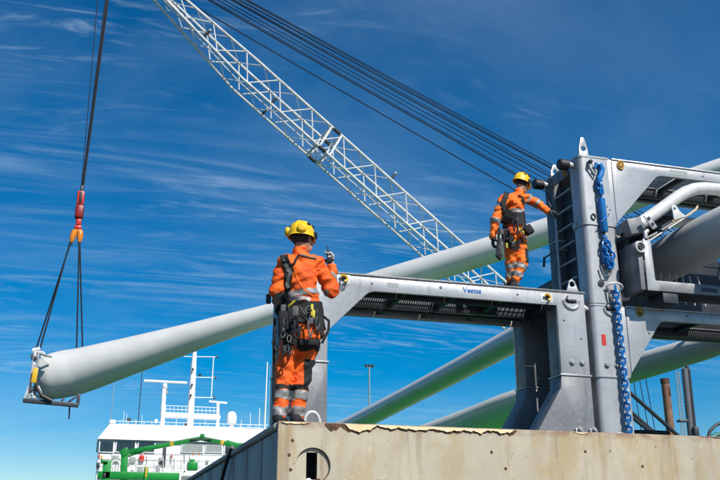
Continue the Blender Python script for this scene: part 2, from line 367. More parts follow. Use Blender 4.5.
# rim and flaking paint
def wob(x, a, b, c): return max(-1, min(1, math.sin(x * a + 2 * math.sin(x * 3.1)) * 0.5 + math.sin(x * b + 1.3 + math.sin(x * 13)) * 0.35 + math.sin(x * c + 0.4) * 0.2 + math.sin(x * 133) * 0.1))
def flake(x0, x1, d0, amp, mat, name, off, extra, ph):
    n = int((x1 - x0) / 0.012); b = MB(); vs = []; fs = []
    for i in range(n + 1):
        x = x0 + (x1 - x0) * i / n; e = min(1, i / 4, (n - i) / 4)
        env = 0.30 + 0.70 * abs(math.sin(1.9 * x + 0.9 + ph)) ** 0.7
        low = BZ - (d0 + amp * env * (0.5 + 0.5 * wob(x + ph, 9.1, 23.0, 61.0)) + extra * (0.6 + 0.8 * abs(math.sin(7 * x + 3 * math.sin(19 * x))))) * (0.35 + 0.65 * e)
        curl = off + 0.006 * (0.5 + 0.5 * wob(x + ph, 17, 41, 80))
        vs += [(x, BY - 0.0015, BZ - 0.006), (x, BY - curl, low), (x, BY - curl + 0.004, low - 0.001)]
    for i in range(n):
        a = 3 * i; fs += [(a, a + 1, a + 4, a + 3), (a + 1, a + 2, a + 5, a + 4)]
    return b.add(vs, fs).build(name, mat, blk, ang=60)
flake(1.92, 3.68, 0.010, 0.066, RUST, 'rust_scar', 0.002, 0.012, 0.0)
flake(2.06, 3.64, 0.010, 0.066, FLAKE, 'paint_flake', 0.012, 0.0, 0.0)
flake(1.50, 1.74, 0.010, 0.035, FLAKE, 'paint_flake', 0.007, 0.0, 2.0)
flake(1.88, 2.02, 0.030, 0.02, RUST, 'rust_scar', 0.003, 0.02, 1.0)
flake(4.25, 4.42, 0.008, 0.02, FLAKE, 'paint_flake', 0.004, 0.0, 3.0)
flake(5.6, 6.3, 0.006, 0.014, RUST, 'rust_scar', 0.002, 0.0, 4.0)
flake(6.9, 7.5, 0.006, 0.016, RUST, 'rust_scar', 0.002, 0.0, 5.0)
MB().tube([(BX - 0.02 - 0.03 * math.sin(t * 3), 10.1 + t * 1.2, BZ + 0.02 - (t ** 1.25) * 0.9) for t in np.linspace(0, 1.4, 14)], 0.022, 8).build('hose', BLACK, blk)
for xs_, zs in ((3.42, 2.47), (3.55, 2.33), (4.36, 2.50), (4.95, 2.38), (2.35, 2.20), (1.60, 2.52), (1.575, 2.40), (1.59, 2.28), (5.2, 2.22)):
    MB().cyl((xs_, BY + 0.004, zs), (0, -1, 0), [(0, 0.016), (0.006, 0.014), (0.008, 0.008)], 10).build('rivet', RUST, blk)
# small ring lug behind the signaller's boot
rl = thing('lifting_ring', 'small pale lifting ring standing on the block behind the boots', 'lifting ring', (1.92, 8.35, BZ))
MB().tube([(1.94 + 0.075 * math.cos(q), 8.35, BZ + 0.085 + 0.105 * math.sin(q)) for q in np.linspace(-0.6, math.pi + 0.6, 18)], 0.017, 8).build('ring', PALE, rl)
MB().box(1.86, 2.02, 8.29, 8.41, BZ + 0.0, BZ + 0.035).build('base', PALE, rl, bev=0.008)

# ------------------------------------------------------------------ blade transport frames
FY = 11.2
def arc(cx, cz, r, a0, a1, n=7): return [(cx + r * math.cos(a), cz + r * math.sin(a)) for a in np.linspace(math.radians(a0), math.radians(a1), n)]
def rbox(x0, x1, y0, y1, z0, z1, r, n=5):
    """upright box with rounded vertical edges"""
    pts = arc(x1 - r, y1 - r, r, 0, 90, n) + arc(x0 + r, y1 - r, r, 90, 180, n) + arc(x0 + r, y0 + r, r, 180, 270, n) + arc(x1 - r, y0 + r, r, 270, 360, n)
    return MB().prism(pts, (0, 0, z0), (1, 0, 0), (0, 1, 0), (0, 0, 1), z1 - z0)
def grating(root, x0, x1, y0, y1, z, nb=None, slant=0.0):
    g = MB()
    for a in (x0, x1): g.box(a - 0.012, a + 0.012, y0, y1, z - 0.035, z)
    for a in (y0, y1): g.box(x0 - 0.012, x1 + 0.012, a - 0.012, a + 0.012, z - 0.036, z + 0.001)
    nb = nb or int((x1 - x0) / 0.034)
    for i in range(1, nb):
        x = x0 + (x1 - x0) * i / nb; g.bar((x - slant, y0, z - 0.016), (x + slant, y1, z - 0.016), 0.010, 0.022)
    for j in range(1, 4):
        y = y0 + (y1 - y0) * j / 4; g.box(x0, x1, y - 0.005, y + 0.005, z - 0.014, z - 0.003)
    o = g.build('grating', GALV, root, smooth=False); return o
def lug(root, x, y, z, w, h, r, name='lifting_eye', mat=GALV, point=True, th=0.035):
    out = [(-w / 2, 0), (w / 2, 0), (w * 0.42, h * 0.45), (w * 0.16, h * 0.96), (0, h), (-w * 0.20, h * 0.96), (-w * 0.46, h * 0.45)] if point else \
          [(-w / 2, 0), (w / 2, 0), (w * 0.22, h * 0.85), (0.0, h), (-w * 0.22, h * 0.85)]
    return MB().plate_hole(out, circ(0, h * 0.46 if point else h * 0.6, r), (x, y, z), (1, 0, 0), (0, 0, 1), (0, 1, 0), th, 20).build(name, mat, root, bev=0.004)
def bolt(root, x, z, y=FY, r=0.045):
    b = MB().cyl((x, y, z), (0, -1, 0), [(0, r), (0.008, r), (0.010, r * 0.9)], 18).build('washer', GALV2, root)
    MB().cyl((x, y - 0.010, z), (0, -1, 0), [(0, r * 0.62), (0.02, r * 0.62), (0.024, r * 0.5)], 6).build('bolt_head', GALV, root); return b
def grommet(root, x, z, y=FY, sx_=0.05, sz=0.065):
    MB().tube([(x + sx_ * math.cos(q), y - 0.004, z + sz * math.sin(q)) for q in np.linspace(0, 2 * math.pi, 18, endpoint=False)], 0.016, 6, closed=True).build('grommet', GOLD, root)
    MB().prism([(x + sx_ * .9 * math.cos(q), z + sz * .9 * math.sin(q)) for q in np.linspace(0, 2 * math.pi, 16, endpoint=False)], (0, y - 0.003, 0), (1, 0, 0), (0, 0, 1), (0, 1, 0), 0.004).build('hole', BLACK, root)
    MB().prism([(x + sx_ * (.1 + .5 * math.cos(q)), z + sz * (.15 + .55 * math.sin(q))) for q in np.linspace(0, 2 * math.pi, 12, endpoint=False)], (0, y - 0.010, 0), (1, 0, 0), (0, 0, 1), (0, 1, 0), 0.006).build('plug', GOLD, root)
def dslot(root, x, z, r=0.125):
    MB().tube([(x + r * math.cos(q), FY - 0.006, z + r * math.sin(q)) for q in np.linspace(math.pi, 2 * math.pi, 16)], 0.020, 6).build('hook_guide', GALV, root)
    MB().box(x - 0.075, x + 0.085, FY - 0.006, FY + 0.01, z - 0.035, z + 0.02).build('slot', BLACK, root, bev=0.004)
    MB().tube([(x - 0.06, FY - 0.02, z + 0.06), (x - 0.085, FY - 0.02, z + 0.02), (x - 0.055, FY - 0.02, z - 0.01), (x + 0.05, FY - 0.02, z - 0.012)], 0.011, 6).build('hook', DARKST, root)

# --- lower portal frame (the one the second worker stands on)
A1 = 12.65
fa = thing('transport_frame', 'low galvanised portal frame with slanted corner and grating deck', 'frame', (4.4, FY, BZ))
plate = [(2.33, 5.115), (6.60, 5.115), (6.60, 3.935), (6.15, 3.935), (6.15, 4.915), (3.46, 4.915)] + arc(3.46, 4.70, 0.215, 97, 140, 5) + [(2.79, 4.33), (2.79, 3.935), (2.33, 3.935)]
for nm, y0, y1 in (('front_plate', FY, FY + 0.05), ('rear_plate', A1 - 0.05, A1)):
    MB().xz(plate, y0, y1).build(nm, GALV, fa, bev=0.006)
MB().box(2.31, 6.62, FY - 0.014, FY + 0.10, 5.118, 5.142).build('top_flange', GALV2, fa, bev=0.004)
MB().box(2.31, 6.62, A1 - 0.10, A1 + 0.014, 5.118, 5.142).build('top_flange', GALV2, fa, bev=0.004)
for x0, x1 in ((2.335, 2.785), (6.155, 6.595)):
    for y0, y1 in ((FY + 0.052, FY + 0.34), (A1 - 0.34, A1 - 0.052)):
        MB().box(x0, x1, y0, y1, 3.94, 5.10).build('leg', GALV2, fa, bev=0.012)
for sgn, xo, xi in ((1, 6.605, 6.145), (-1, 2.325, 2.795)):
    for y0, y1 in ((FY - 0.004, FY + 0.345), (A1 - 0.345, A1 + 0.004)):
        xs = -0.06 if sgn > 0 else 0.0
        foot = [(xo, 3.905), (xi, 3.905), (xi + xs * 0.3, 3.74), (xi - 0.70 * (1 if sgn > 0 else 0), BZ + 0.01), (xo, BZ + 0.01)]
        MB().xz(foot, y0, y1).build('foot', GALV2, fa, bev=0.012)
        MB().box(min(xo, xi) - 0.014, max(xo, xi) + 0.014, y0 - 0.012, y1 + 0.012, 3.908, 3.932).build('joint_flange', GALV, fa, bev=0.004)
for x in (2.36, 3.9, 4.62, 5.35, 6.2):
    MB().box(x, x + 0.07, FY + 0.345 if x in (2.36, 6.2) else FY + 0.053, A1 - 0.345 if x in (2.36, 6.2) else A1 - 0.053, 4.95, 5.085).build('cross_member', DARKST, fa, bev=0.006)
for y in (FY + 0.36, FY + 0.86, FY + 1.08):
    MB().box(2.80, 6.145, y, y + 0.05, 4.93, 5.06 - 0.004).build('joist', DARKST, fa, bev=0.006)
MB().tube([(2.80, FY + 1.02, 4.965), (6.14, FY + 1.02, 4.965)], 0.014, 6).build('conduit', GALV, fa)
for x0, x1 in ((2.925, 3.898), (3.972, 4.618), (4.692, 5.348), (5.422, 6.138)):
    MB().box(x0, x1, FY + 0.92, A1 - 0.06, 5.092, 5.112).build('deck_plate', DARKST, fa)
    MB().box(x0, x1, FY + 0.06, FY + 0.40, 5.092, 5.112).build('deck_plate', DARKST, fa)
MB().box(6.14, 6.59, FY + 0.345, A1 - 0.345, 5.092, 5.112).build('deck_plate', DARKST, fa)
MB().box(2.34, 2.92, FY + 0.345, A1 - 0.345, 5.092, 5.112).build('deck_plate', DARKST, fa)
grating(fa, 3.0, 3.885, FY + 0.42, FY + 0.88, 5.112); grating(fa, 3.985, 4.60, FY + 0.42, FY + 0.88, 5.112)
grating(fa, 4.705, 5.335, FY + 0.42, FY + 0.88, 5.112)
grating(fa, 5.435, 6.12, FY + 0.42, FY + 0.88, 5.112, nb=9, slant=0.05)
for x in (2.55, 6.44): lug(fa, x, FY + 0.02, 5.14, 0.20, 0.19, 0.042, point=False)
lug(fa, 6.44, A1 - 0.06, 5.14, 0.20, 0.19, 0.042, point=False)
for x in (6.327, 6.485): bolt(fa, x, 4.10)
bolt(fa, 2.45, 4.10); bolt(fa, 2.66, 4.10)
for x in (6.34, 6.56): 
    MB().box(x - 0.06, x + 0.06, FY - 0.05, FY - 0.008, BZ, 3.19).build('anchor_clip', GALV, fa, bev=0.02)
    bolt(fa, x, 3.17, FY - 0.05, 0.04)
dslot(fa, 6.39, 5.0)
# hanging yellow shackle and the hook by the right corner
for x, z in ((2.994, 5.055), (5.995, 5.015)):
    MB().box(x - 0.095, x + 0.10, FY - 0.006, FY + 0.001, z - 0.075, z + 0.055).build('backing_plate', PALE, fa, bev=0.003)
    MB().tube([(x - 0.04, FY - 0.03, z + 0.02), (x - 0.01, FY - 0.05, z + 0.035), (x + 0.045, FY - 0.03, z + 0.02), (x + 0.05, FY - 0.03, z - 0.02), (x + 0.01, FY - 0.04, z - 0.05)], 0.018, 7).build('shackle', YELLOW, fa)
    MB().cyl((x + 0.005, FY - 0.008, z), (0, -1, 0), [(0, 0.024), (0.02, 0.024), (0.022, 0.018)], 12).build('eye_bolt', BLACK, fa)
MB().tube([(2.99 + 0.042 * math.cos(q), FY - 0.022, 4.99 + 0.075 * math.sin(q)) for q in np.linspace(0, 2 * math.pi, 18, endpoint=False)], 0.008, 6, closed=True).build('ring', GREYW, fa)
MB().tube([(4.39 + 0.014 * math.cos(q), FY - 0.002, 5.04 + 0.014 * math.sin(q)) for q in np.linspace(0, 6.28, 12, endpoint=False)], 0.006, 5, closed=True).build('drain_hole', BLACK, fa)
tcu = bpy.data.curves.new('lettering', 'FONT'); tcu.body = 'Vestas'; tcu.size = 0.105; tcu.extrude = 0.0015; tcu.offset = 0.002
tob = bpy.data.objects.new('lettering', tcu); COL.objects.link(tob); bpy.context.view_layer.update()
tme = bpy.data.meshes.new_from_object(tob.evaluated_get(bpy.context.evaluated_depsgraph_get())); bpy.data.objects.remove(tob)
tme.transform(Matrix.Translation((4.72, FY - 0.003, 5.0)) @ Matrix.Rotation(math.pi / 2, 4, 'X')); tme.materials.clear()
tme.materials.append(material('blue lettering', (0.01, 0.14, 0.42), 0.5)); link('lettering', tme, fa)

# --- tall stacked frame
B1 = 12.35
XL, XR, XE = 6.705, 7.262, 11.4
def tall_unit(name, label, zb, zj, zt, foot):
    r = thing(name, label, 'frame', (8.8, FY, zb), 'stacked transport frames')
    bh = 0.185
    pl = [(XL + 0.28, zt - 0.026), (XE, zt - 0.026), (XE, zt - bh), (8.16, zt - bh)] + arc(8.16, zt - bh - 0.2, 0.2, 98, 142, 5) + [(XR - 0.003, zj + 0.05), (XR - 0.003, zj + 0.012), (XL + 0.28, zj + 0.012)]
    if foot: pl = [(XL + 0.28, zt - 0.026), (XE, zt - 0.026), (XE, zt - bh), (7.93, zt - bh)] + arc(7.93, zt - bh - 0.16, 0.16, 98, 142, 5) + [(XR - 0.003, zj + 0.05), (XR - 0.003, zj + 0.012), (XL + 0.28, zj + 0.012)]
    MB().xz(pl, FY + 0.003, FY + 0.055).build('front_plate', GALV, r, bev=0.006)
    MB().xz(pl, B1 - 0.055, B1 - 0.003).build('rear_plate', GALV, r, bev=0.006)
    for y0, y1 in ((FY, FY + 0.36), (B1 - 0.30, B1)):
        rbox(XL, XR, y0, y1, zj + 0.013, zt - 0.028, 0.085 if y0 == FY else 0.04).build('leg', GALV if y0 == FY else GALV3, r)  # rear leg gets the darker steel, its shade painted into the colour
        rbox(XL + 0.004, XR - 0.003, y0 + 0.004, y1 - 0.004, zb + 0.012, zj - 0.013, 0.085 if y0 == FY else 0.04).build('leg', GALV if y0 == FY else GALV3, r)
        rbox(XL - 0.012, XR + 0.012, y0 - 0.012, y1 + 0.012, zj - 0.012, zj + 0.012, 0.09).build('joint_flange', GALV, r)
        rbox(XL - 0.008, XR + 0.008, y0 - 0.008, y1 + 0.008, zt - 0.027, zt, 0.085).build('cap_plate', GALV, r)
        MB().box(XE - 0.45, XE, y0 + 0.06, y1 - 0.06, zb + 0.01, zt - bh - 0.003).build('leg', GALV2, r, bev=0.012)
    for y0, y1 in ((FY - 0.012, FY + 0.11), (B1 - 0.11, B1 + 0.012)):
        MB().box(XR + 0.01, XE + 0.01, y0, y1, zt - 0.024, zt).build('top_flange', GALV, r, bev=0.004)
    for x in (8.62, 9.58, 10.5):
        MB().box(x, x + 0.06, FY + 0.058, B1 - 0.058, zt - 0.14, zt - 0.055).build('cross_member', DARKST, r, bev=0.006)
    for y in (FY + 0.80, FY + 0.90, FY + 1.0):
        MB().box(XR, XE - 0.5, y, y + 0.04, zt - 0.19, zt - 0.058).build('joist', DARKST if y != FY + 0.9 else GALV2, r, bev=0.006)
    for x0, x1 in ((7.30, 8.60), (8.70, 9.56), (9.66, 10.45)):
        MB().box(x0, x1, FY + 0.062, FY + 0.16, zt - 0.05, zt - 0.03).build('deck_plate', DARKST, r)
        MB().box(x0, x1, FY + 0.82, B1 - 0.062, zt - 0.05, zt - 0.03).build('deck_plate', DARKST, r)
        grating(r, x0 + 0.03, x1 - 0.03, FY + 0.18, FY + 0.79, zt - 0.03)
    # ladder on the left side, in front of a dark backing plate
    for z in np.arange(zb + 0.22, zt - 0.1, 0.285):
        MB().tube([(XL + 0.03, FY + 0.37, z), (XL + 0.03, B1 - 0.31, z)], 0.017, 7).build('rung', GALV, r)
    MB().box(XL + 0.14, XL + 0.17, FY + 0.365, B1 - 0.305, zb + 0.02, zt - 0.03).build('backing_plate', DARKST, r)
    return r
ZM, ZT = 4.985, 7.33
tb = tall_unit('stacked_frame', 'lower tall galvanised frame standing on the block beside the portal', BZ, 3.93, ZM, True)
tt = tall_unit('stacked_frame', 'upper tall galvanised frame with side ladder, topmost of the stack', ZM + 0.004, 6.215, ZT, False)
for r in (tb,):
    for x in (6.878, 7.04): bolt(r, x, 4.09)
    dslot(r, 7.02, 4.93, 0.105)
    MB().box(6.83, 6.895, FY - 0.0042, FY + 0.001, 4.375, 4.535).build('red_sticker', RED, r)
    for x in (6.98,):
        MB().box(x - 0.05, x + 0.06, FY - 0.05, FY - 0.006, BZ, 3.15).build('anchor_clip', GALV, r, bev=0.02); bolt(r, x, 3.12, FY - 0.05, 0.035)
    grommet(r, 7.50, 4.915)
    MB().cyl((XL, FY + 0.10, 4.92), (-1, 0, 0), [(0, 0.035), (0.05, 0.035), (0.052, 0.06), (0.085, 0.06)], 14).build('side_pin', GALV, r)
    MB().tube([(6.15, FY + 0.7, 3.98), (6.69, FY + 0.7, 3.98)], 0.02, 7).build('spacer_rod', GALV2, r)
grommet(tt, 7.42, 7.235)
for y in (FY + 0.44, B1 - 0.22):
    MB().tube([(XL - 0.01, y + 0.035 * math.cos(q), 7.20 + 0.05 * math.sin(q)) for q in np.linspace(0, 6.283, 14, endpoint=False)], 0.018, 6, closed=True).build('grommet', GOLD, tt) if y < 12 else None
MB().box(XL - 0.002, XL + 0.03, FY + 0.36, B1 - 0.30, 7.13, 7.315).build('side_beam', GALV2, tt, bev=0.006)
for y in (FY + 0.17, B1 - 0.14):
    MB().cyl((XL, y, 7.21), (-1, 0, 0), [(0, 0.05), (0.07, 0.05), (0.07, 0.062), (0.10, 0.062)], 18).build('bumper_stub', GALV, tt)
    MB().cyl((XL - 0.10, y, 7.21), (-1, 0, 0), [(0, 0.085), (0.135, 0.085), (0.155, 0.07), (0.157, 0.04)], 18).build('bumper', BLACK, tt)
lug(tt, XL + 0.17, FY + 0.12, ZT, 0.175, 0.37, 0.042); lug(tt, XL + 0.12, B1 - 0.20, ZT, 0.18, 0.24, 0.042)
MB().tube([(XL - 0.03, B1 - 0.36, 6.55), (XL - 0.035, B1 - 0.36, ZM + 0.05)], 0.02, 8).build('conduit', GALV, tt)
MB().tube([(XL - 0.02, B1 - 0.12, 7.1), (XL - 0.025, B1 - 0.18, 6.9), (XL - 0.02, B1 - 0.33, 6.6)], 0.011, 6).build('cable', GREYW, tt)
MB().tube([(XL - 0.09, B1 - 0.02, 6.0), (XL - 0.03, B1 - 0.28, 6.05), (XL - 0.03, FY + 0.5, 5.95)], 0.013, 6).build('cable', GREYW, tt)
MB().tube([(XL - 0.09, B1 - 0.02, 6.02), (XL - 0.10, B1 + 0.0, 5.86)], 0.02, 6).build('clip', DARKST, tt)
MB().tube([(6.985 - 0.12 + 0.035 * math.cos(q), FY - 0.012, 6.33 + 0.045 * math.sin(q)) for q in np.linspace(0, 6.283, 14, endpoint=False)], 0.009, 6, closed=True).build('ring', DARKST, tt)
for a, b in ((6.70, 5.4), (7.02, 5.4)): pass
MB().box(XL - 0.03, XL - 0.001, FY + 0.2, FY + 0.3, 6.22, 6.30).build('latch', GALV, tt, bev=0.008)

def weld(root, pts): MB().tube(pts, [0.006 + 0.0015 * math.sin(i * 2.4) for i in range(len(pts))], 6).build('weld_bead', GALV2, root)
weld(fa, [(x, FY - 0.001, 5.112 + 0.001 * math.sin(x * 90)) for x in np.linspace(2.36, 6.58, 120)])
weld(fa, [(6.152, FY - 0.001, z) for z in np.linspace(3.96, 4.89, 40)])
weld(tt, [(x, FY + 0.001, ZT - 0.03) for x in np.linspace(7.28, 10.9, 100)])
weld(tb, [(x, FY + 0.001, ZM - 0.03) for x in np.linspace(7.28, 10.9, 100)])
weld(tt, [(7.265, FY - 0.0, z) for z in np.linspace(6.3, 7.28, 40)]); weld(tb, [(7.265, FY - 0.0, z) for z in np.linspace(4.0, 4.94, 40)])
for r_, x, z in ((tt, 7.12, 6.52), (tt, 7.16, 6.47), (tt, 7.13, 6.40), (tt, 6.92, 6.75), (tt, 8.9, 7.22), (tb, 7.62, 4.60), (tb, 8.3, 4.90), (fa, 3.4, 5.02), (fa, 5.55, 5.03), (fa, 2.6, 4.75), (fa, 2.72, 4.6), (fa, 6.25, 4.7), (fa, 6.5, 4.45)):
    MB().cyl((x, FY + 0.004 if r_ is not fa else FY + 0.001, z), (0, -1, 0), [(0, 0.013), (0.008, 0.013), (0.011, 0.008)], 8).build('rivet', DARKST, r_)
MB().box(8.30, 8.62, FY + 0.0005, FY + 0.003, 7.19, 7.27).build('data_plate', GREYPANEL, tt)
MB().box(3.62, 3.78, FY - 0.002, FY, 4.99, 5.05).build('data_plate', GREYPANEL, fa)

# ------------------------------------------------------------------ blue lashing: turnbuckle and chain
CY = FY - 0.05
tbk = thing('turnbuckle', 'blue turnbuckle with hooks hanging on the tall column', 'turnbuckle', (6.99, CY, 5.5))
MB().tube([(6.86, CY, 7.23), (6.84, CY, 7.15), (6.90, CY, 7.05), (6.94, CY, 6.99), (6.96, CY, 7.06), (6.92, CY, 7.14), (6.86, CY, 7.23)], 0.014, 7).build('shackle', PALE, tbk)
MB().cyl((6.86, FY + 0.01, 7.20), (0, -1, 0), [(0, 0.03), (0.1, 0.03), (0.12, 0.02)], 12).build('pin', DARKST, tbk)
MB().tube([(6.93, CY - .01, 7.10), (6.96, CY - .01, 7.17), (7.02, CY - .01, 7.17), (7.05, CY - .01, 7.10), (7.03, CY - .01, 7.02), (6.99, CY - .01, 6.95), (6.98, CY, 6.86)], [0.02, 0.034, 0.046, 0.048, 0.045, 0.046, 0.04], 10).build('hook', BLUE, tbk)
def chain_link_mesh(hl, hw, r):
    pts = []
    for a in np.linspace(-math.pi / 2, math.pi / 2, 7): pts.append((hw * math.cos(a), 0, (hl - hw) * 0 + 0))
    pts = [(hw * math.cos(a), 0, hl - hw + hw * math.sin(a)) for a in np.linspace(0, math.pi, 6)] + [(hw * math.cos(a), 0, -(hl - hw) + hw * math.sin(a)) for a in np.linspace(math.pi, 2 * math.pi, 6)]
    return MB().tube(pts, r, 6, closed=True)
LK = chain_link_mesh(0.060, 0.035, 0.0165).build('link', BLUE); lk_me = LK.data; bpy.data.objects.remove(LK)
def chain(root, pts, n0=0):
    """links strung along a polyline"""
    d = [0]; 
    for a, b in zip(pts, pts[1:]): d.append(d[-1] + float(np.linalg.norm(np.asarray(b) - np.asarray(a))))
    n = int(d[-1] / 0.080)
    for i in range(n + 1):
        s_ = d[-1] * i / n; k = max(j for j in range(len(d) - 1) if d[j] <= s_ + 1e-9)
        f = (s_ - d[k]) / (d[k + 1] - d[k]); p = np.asarray(pts[k]) * (1 - f) + np.asarray(pts[k + 1]) * f
        t = Vector(nrm(np.asarray(pts[k + 1]) - np.asarray(pts[k])))
        o = link('link', lk_me); q = t.to_track_quat('Z', 'Y')
        M = Matrix.Translation(Vector(p)) @ q.to_matrix().to_4x4() @ Matrix.Rotation(math.radians(35 + 90 * (i % 2) + random.uniform(-8, 8)), 4, 'Z')
        o.matrix_basis = M; adopt(o, root)
chain(tbk, [(6.975, CY - .02, 6.90), (6.99, CY - .02, 6.72)]); chain(tbk, [(7.0, CY + .01, 6.92), (7.005, CY, 6.74)])
MB().cyl((7.0, CY, 6.70), (0.01, 0, -1), [(0, 0.014), (0.10, 0.014)], 10).build('threaded_rod', DARKST, tbk)
MB().cyl((7.0, CY, 6.62), (0.005, 0, -1), [(0, 0.048), (0.012, 0.058), (0.52, 0.058), (0.535, 0.048)], 16).build('turnbuckle_body', BLUE, tbk)
MB().cyl((7.0, CY, 6.09), (0.01, 0, -1), [(0, 0.014), (0.16, 0.014)], 10).build('threaded_rod', DARKST, tbk)
MB().tube([(6.93, CY - .06, 6.22), (7.06, CY - .06, 6.33)], 0.010, 6).build('lever', BLUE, tbk)
chain(tbk, [(7.0, CY - .03, 5.96), (7.03, CY - .05, 5.82), (7.07, CY - .05, 5.68), (7.03, CY - .05, 5.56), (6.98, CY - .04, 5.62)]); chain(tbk, [(6.97, CY - .02, 5.95), (6.96, CY - .03, 5.76), (7.0, CY - .03, 5.6)])
MB().tube([(7.01, CY, 5.80), (6.97, CY, 5.72), (6.97, CY, 5.62), (7.03, CY, 5.55), (7.08, CY, 5.60), (7.08, CY, 5.68), (7.05, CY, 5.74)], [0.04, 0.046, 0.047, 0.047, 0.044, 0.036, 0.022], 10).build('hook', BLUE, tbk)
MB().tube([(6.89, CY, 5.55), (6.93, CY, 5.40), (7.03, CY, 5.42), (7.10, CY, 5.55), (7.02, CY, 5.58), (6.93, CY, 5.56)], 0.013, 6).build('shackle', GALV2, tbk)
MB().cyl((6.90, FY + 0.02, 5.30), (0, -1, 0), [(0, 0.05), (0.03, 0.05), (0.032, 0.04)], 16).build('pin', BLACK, tbk)
chn = thing('lashing_chain', 'blue lashing chain hanging down the front of the tall column', 'chain', (7.06, CY, 2.7))
MB().tube([(7.09 + 0.13 * math.cos(q), CY + 0.01 - 0.05 * math.sin(q), 5.24 + 0.055 * math.sin(q)) for q in np.linspace(0, 6.283, 20, endpoint=False)], 0.016, 7, closed=True).build('ring', PALE, chn)
MB().tube([(6.98, CY, 5.22), (6.99, CY, 5.10), (7.03, CY, 5.02), (7.04, CY, 5.10)], 0.015, 6).build('shackle', GALV2, chn)
chain(chn, [(7.08, CY - .03, 5.20), (7.085, CY - .03, 4.85), (7.09, CY - .03, 3.9), (7.085, CY - .03, 2.95)])

# ------------------------------------------------------------------ wind turbine blades
def blade(name, label, st, group='wind turbine blades', seg=40, twist=0.0):
    """st: (centre, half thickness, half width)"""
    C_ = [np.asarray(s[0], float) for s in st]; n = len(st)
    # refine with Catmull-Rom
    pts = []; ra = []; rb = []
    for i in range(n - 1):
        p0, p1, p2, p3 = C_[max(i - 1, 0)], C_[i], C_[i + 1], C_[min(i + 2, n - 1)]
        for t in np.linspace(0, 1, 10, endpoint=(i == n - 2)):
            L_ = np.linalg.norm(p2 - p1); v1 = (p2 - p0) / (np.linalg.norm(p2 - p1) + np.linalg.norm(p1 - p0)) * L_; v2 = (p3 - p1) / (np.linalg.norm(p3 - p2) + np.linalg.norm(p2 - p1)) * L_
            pts.append((2 * t**3 - 3 * t**2 + 1) * p1 + (t**3 - 2 * t**2 + t) * v1 + (-2 * t**3 + 3 * t**2) * p2 + (t**3 - t**2) * v2)
            for ar_, ci in ((ra, 1), (rb, 2)):
                k1, k2 = st[i][ci], st[i + 1][ci]; L_ = np.linalg.norm(p2 - p1)
                m1 = (k2 - st[i - 1][ci]) / np.linalg.norm(p2 - p0) * L_ if i > 0 else (k2 - k1); m2 = (st[i + 2][ci] - k1) / np.linalg.norm(p3 - p1) * L_ if i < n - 2 else (k2 - k1)
                ar_.append((2 * t**3 - 3 * t**2 + 1) * k1 + (t**3 - 2 * t**2 + t) * m1 + (-2 * t**3 + 3 * t**2) * k2 + (t**3 - t**2) * m2)
    b = MB(); vs = []; fs = []; m = len(pts)
    for i, p in enumerate(pts):
        t = nrm(pts[min(i + 1, m - 1)] - pts[max(i - 1, 0)]); u = nrm(np.cross(t, V(0, 0, 1))); w = np.cross(u, t)
        u, w = u * math.cos(twist) + w * math.sin(twist), w * math.cos(twist) - u * math.sin(twist)
        for k in range(seg):
            q = 2 * math.pi * k / seg
            vs.append(p + u * rb[i] * math.cos(q) + w * ra[i] * math.sin(q))
    for i in range(m - 1):
        for k in range(seg):
            k2 = (k + 1) % seg; fs.append((i * seg + k, i * seg + k2, (i + 1) * seg + k2, (i + 1) * seg + k))
    fs += [tuple(range(seg - 1, -1, -1)), tuple((m - 1) * seg + k for k in range(seg))]
    r = thing(name, label, 'blade', tuple(pts[0]), group)
    b.add(vs, fs).build('shell', BLADE, r, ang=60); return r
# hoisted blade: (px, py, depth, half thickness in px)
hb = []
for px, py, Y, h in ((36.5, 379.5, 51.62, 9), (38, 379, 51.61, 15), (42, 378.3, 51.6, 19.3), (50, 377, 51.56, 22.4), (63, 374.3, 51.45, 23.6), (80, 370.8, 51.2, 23), (130, 356, 50, 19.4), (170, 344, 49, 16.6), (226, 327, 47.4, 13.2), (272, 313.5, 46, 11), (320, 300, 44.5, 12), (380, 283, 42.5, 13.8), (445, 264, 40.3, 14.3), (500, 247, 38.4, 14.2), (560, 226.5, 36.4, 13.6), (640, 197, 33.9, 11), (720, 167, 31.5, 8.5), (790, 142, 29.6, 5)):
    c = at(px, py, Y); sc = np.linalg.norm(c - CAM) / 935.0; hb.append((c, h * sc * 0.97, h * sc * 1.05))
b1 = blade('turbine_blade', 'pale grey turbine blade hoisted by the crane, root end in a lifting cage', hb)
b2 = blade('turbine_blade', 'stored turbine blade clamped in the upper tall frame', [((8.95, 8.3, 6.28), 0.05, 0.10), ((8.93, 9.2, 6.26), 0.22, 0.30), ((8.91, 10.6, 6.22), 0.34, 0.40), ((8.9, 11.7, 6.19), 0.36, 0.44), ((8.9, 14, 6.14), 0.32, 0.48), ((8.9, 18, 6.055), 0.28, 0.54), ((8.9, 22.2, 5.945), 0.28, 0.58), ((8.9, 28, 5.82), 0.30, 0.62), ((8.9, 34, 5.7), 0.38, 0.70), ((8.9, 42, 5.6), 0.72, 0.88), ((8.9, 50, 5.6), 0.9, 0.9)], twist=math.radians(19))
b3 = blade('turbine_blade', 'stored turbine blade lying low behind the tall column foot', [((10.6, 13.0, 5.09), 0.06, 0.1), ((10.6, 13.5, 5.09), 0.18, 0.28), ((10.588, 14.625, 5.112), 0.231, 0.375), ((10.588, 18.75, 5.15), 0.3, 0.525), ((10.588, 21.875, 5.138), 0.375, 0.65), ((10.588, 24.375, 5.05), 0.413, 0.7), ((10.588, 32.5, 4.95), 0.475, 0.75), ((10.588, 45.0, 4.825), 0.75, 1.0), ((10.588, 57.5, 4.825), 1.062, 1.062)], twist=math.radians(3))

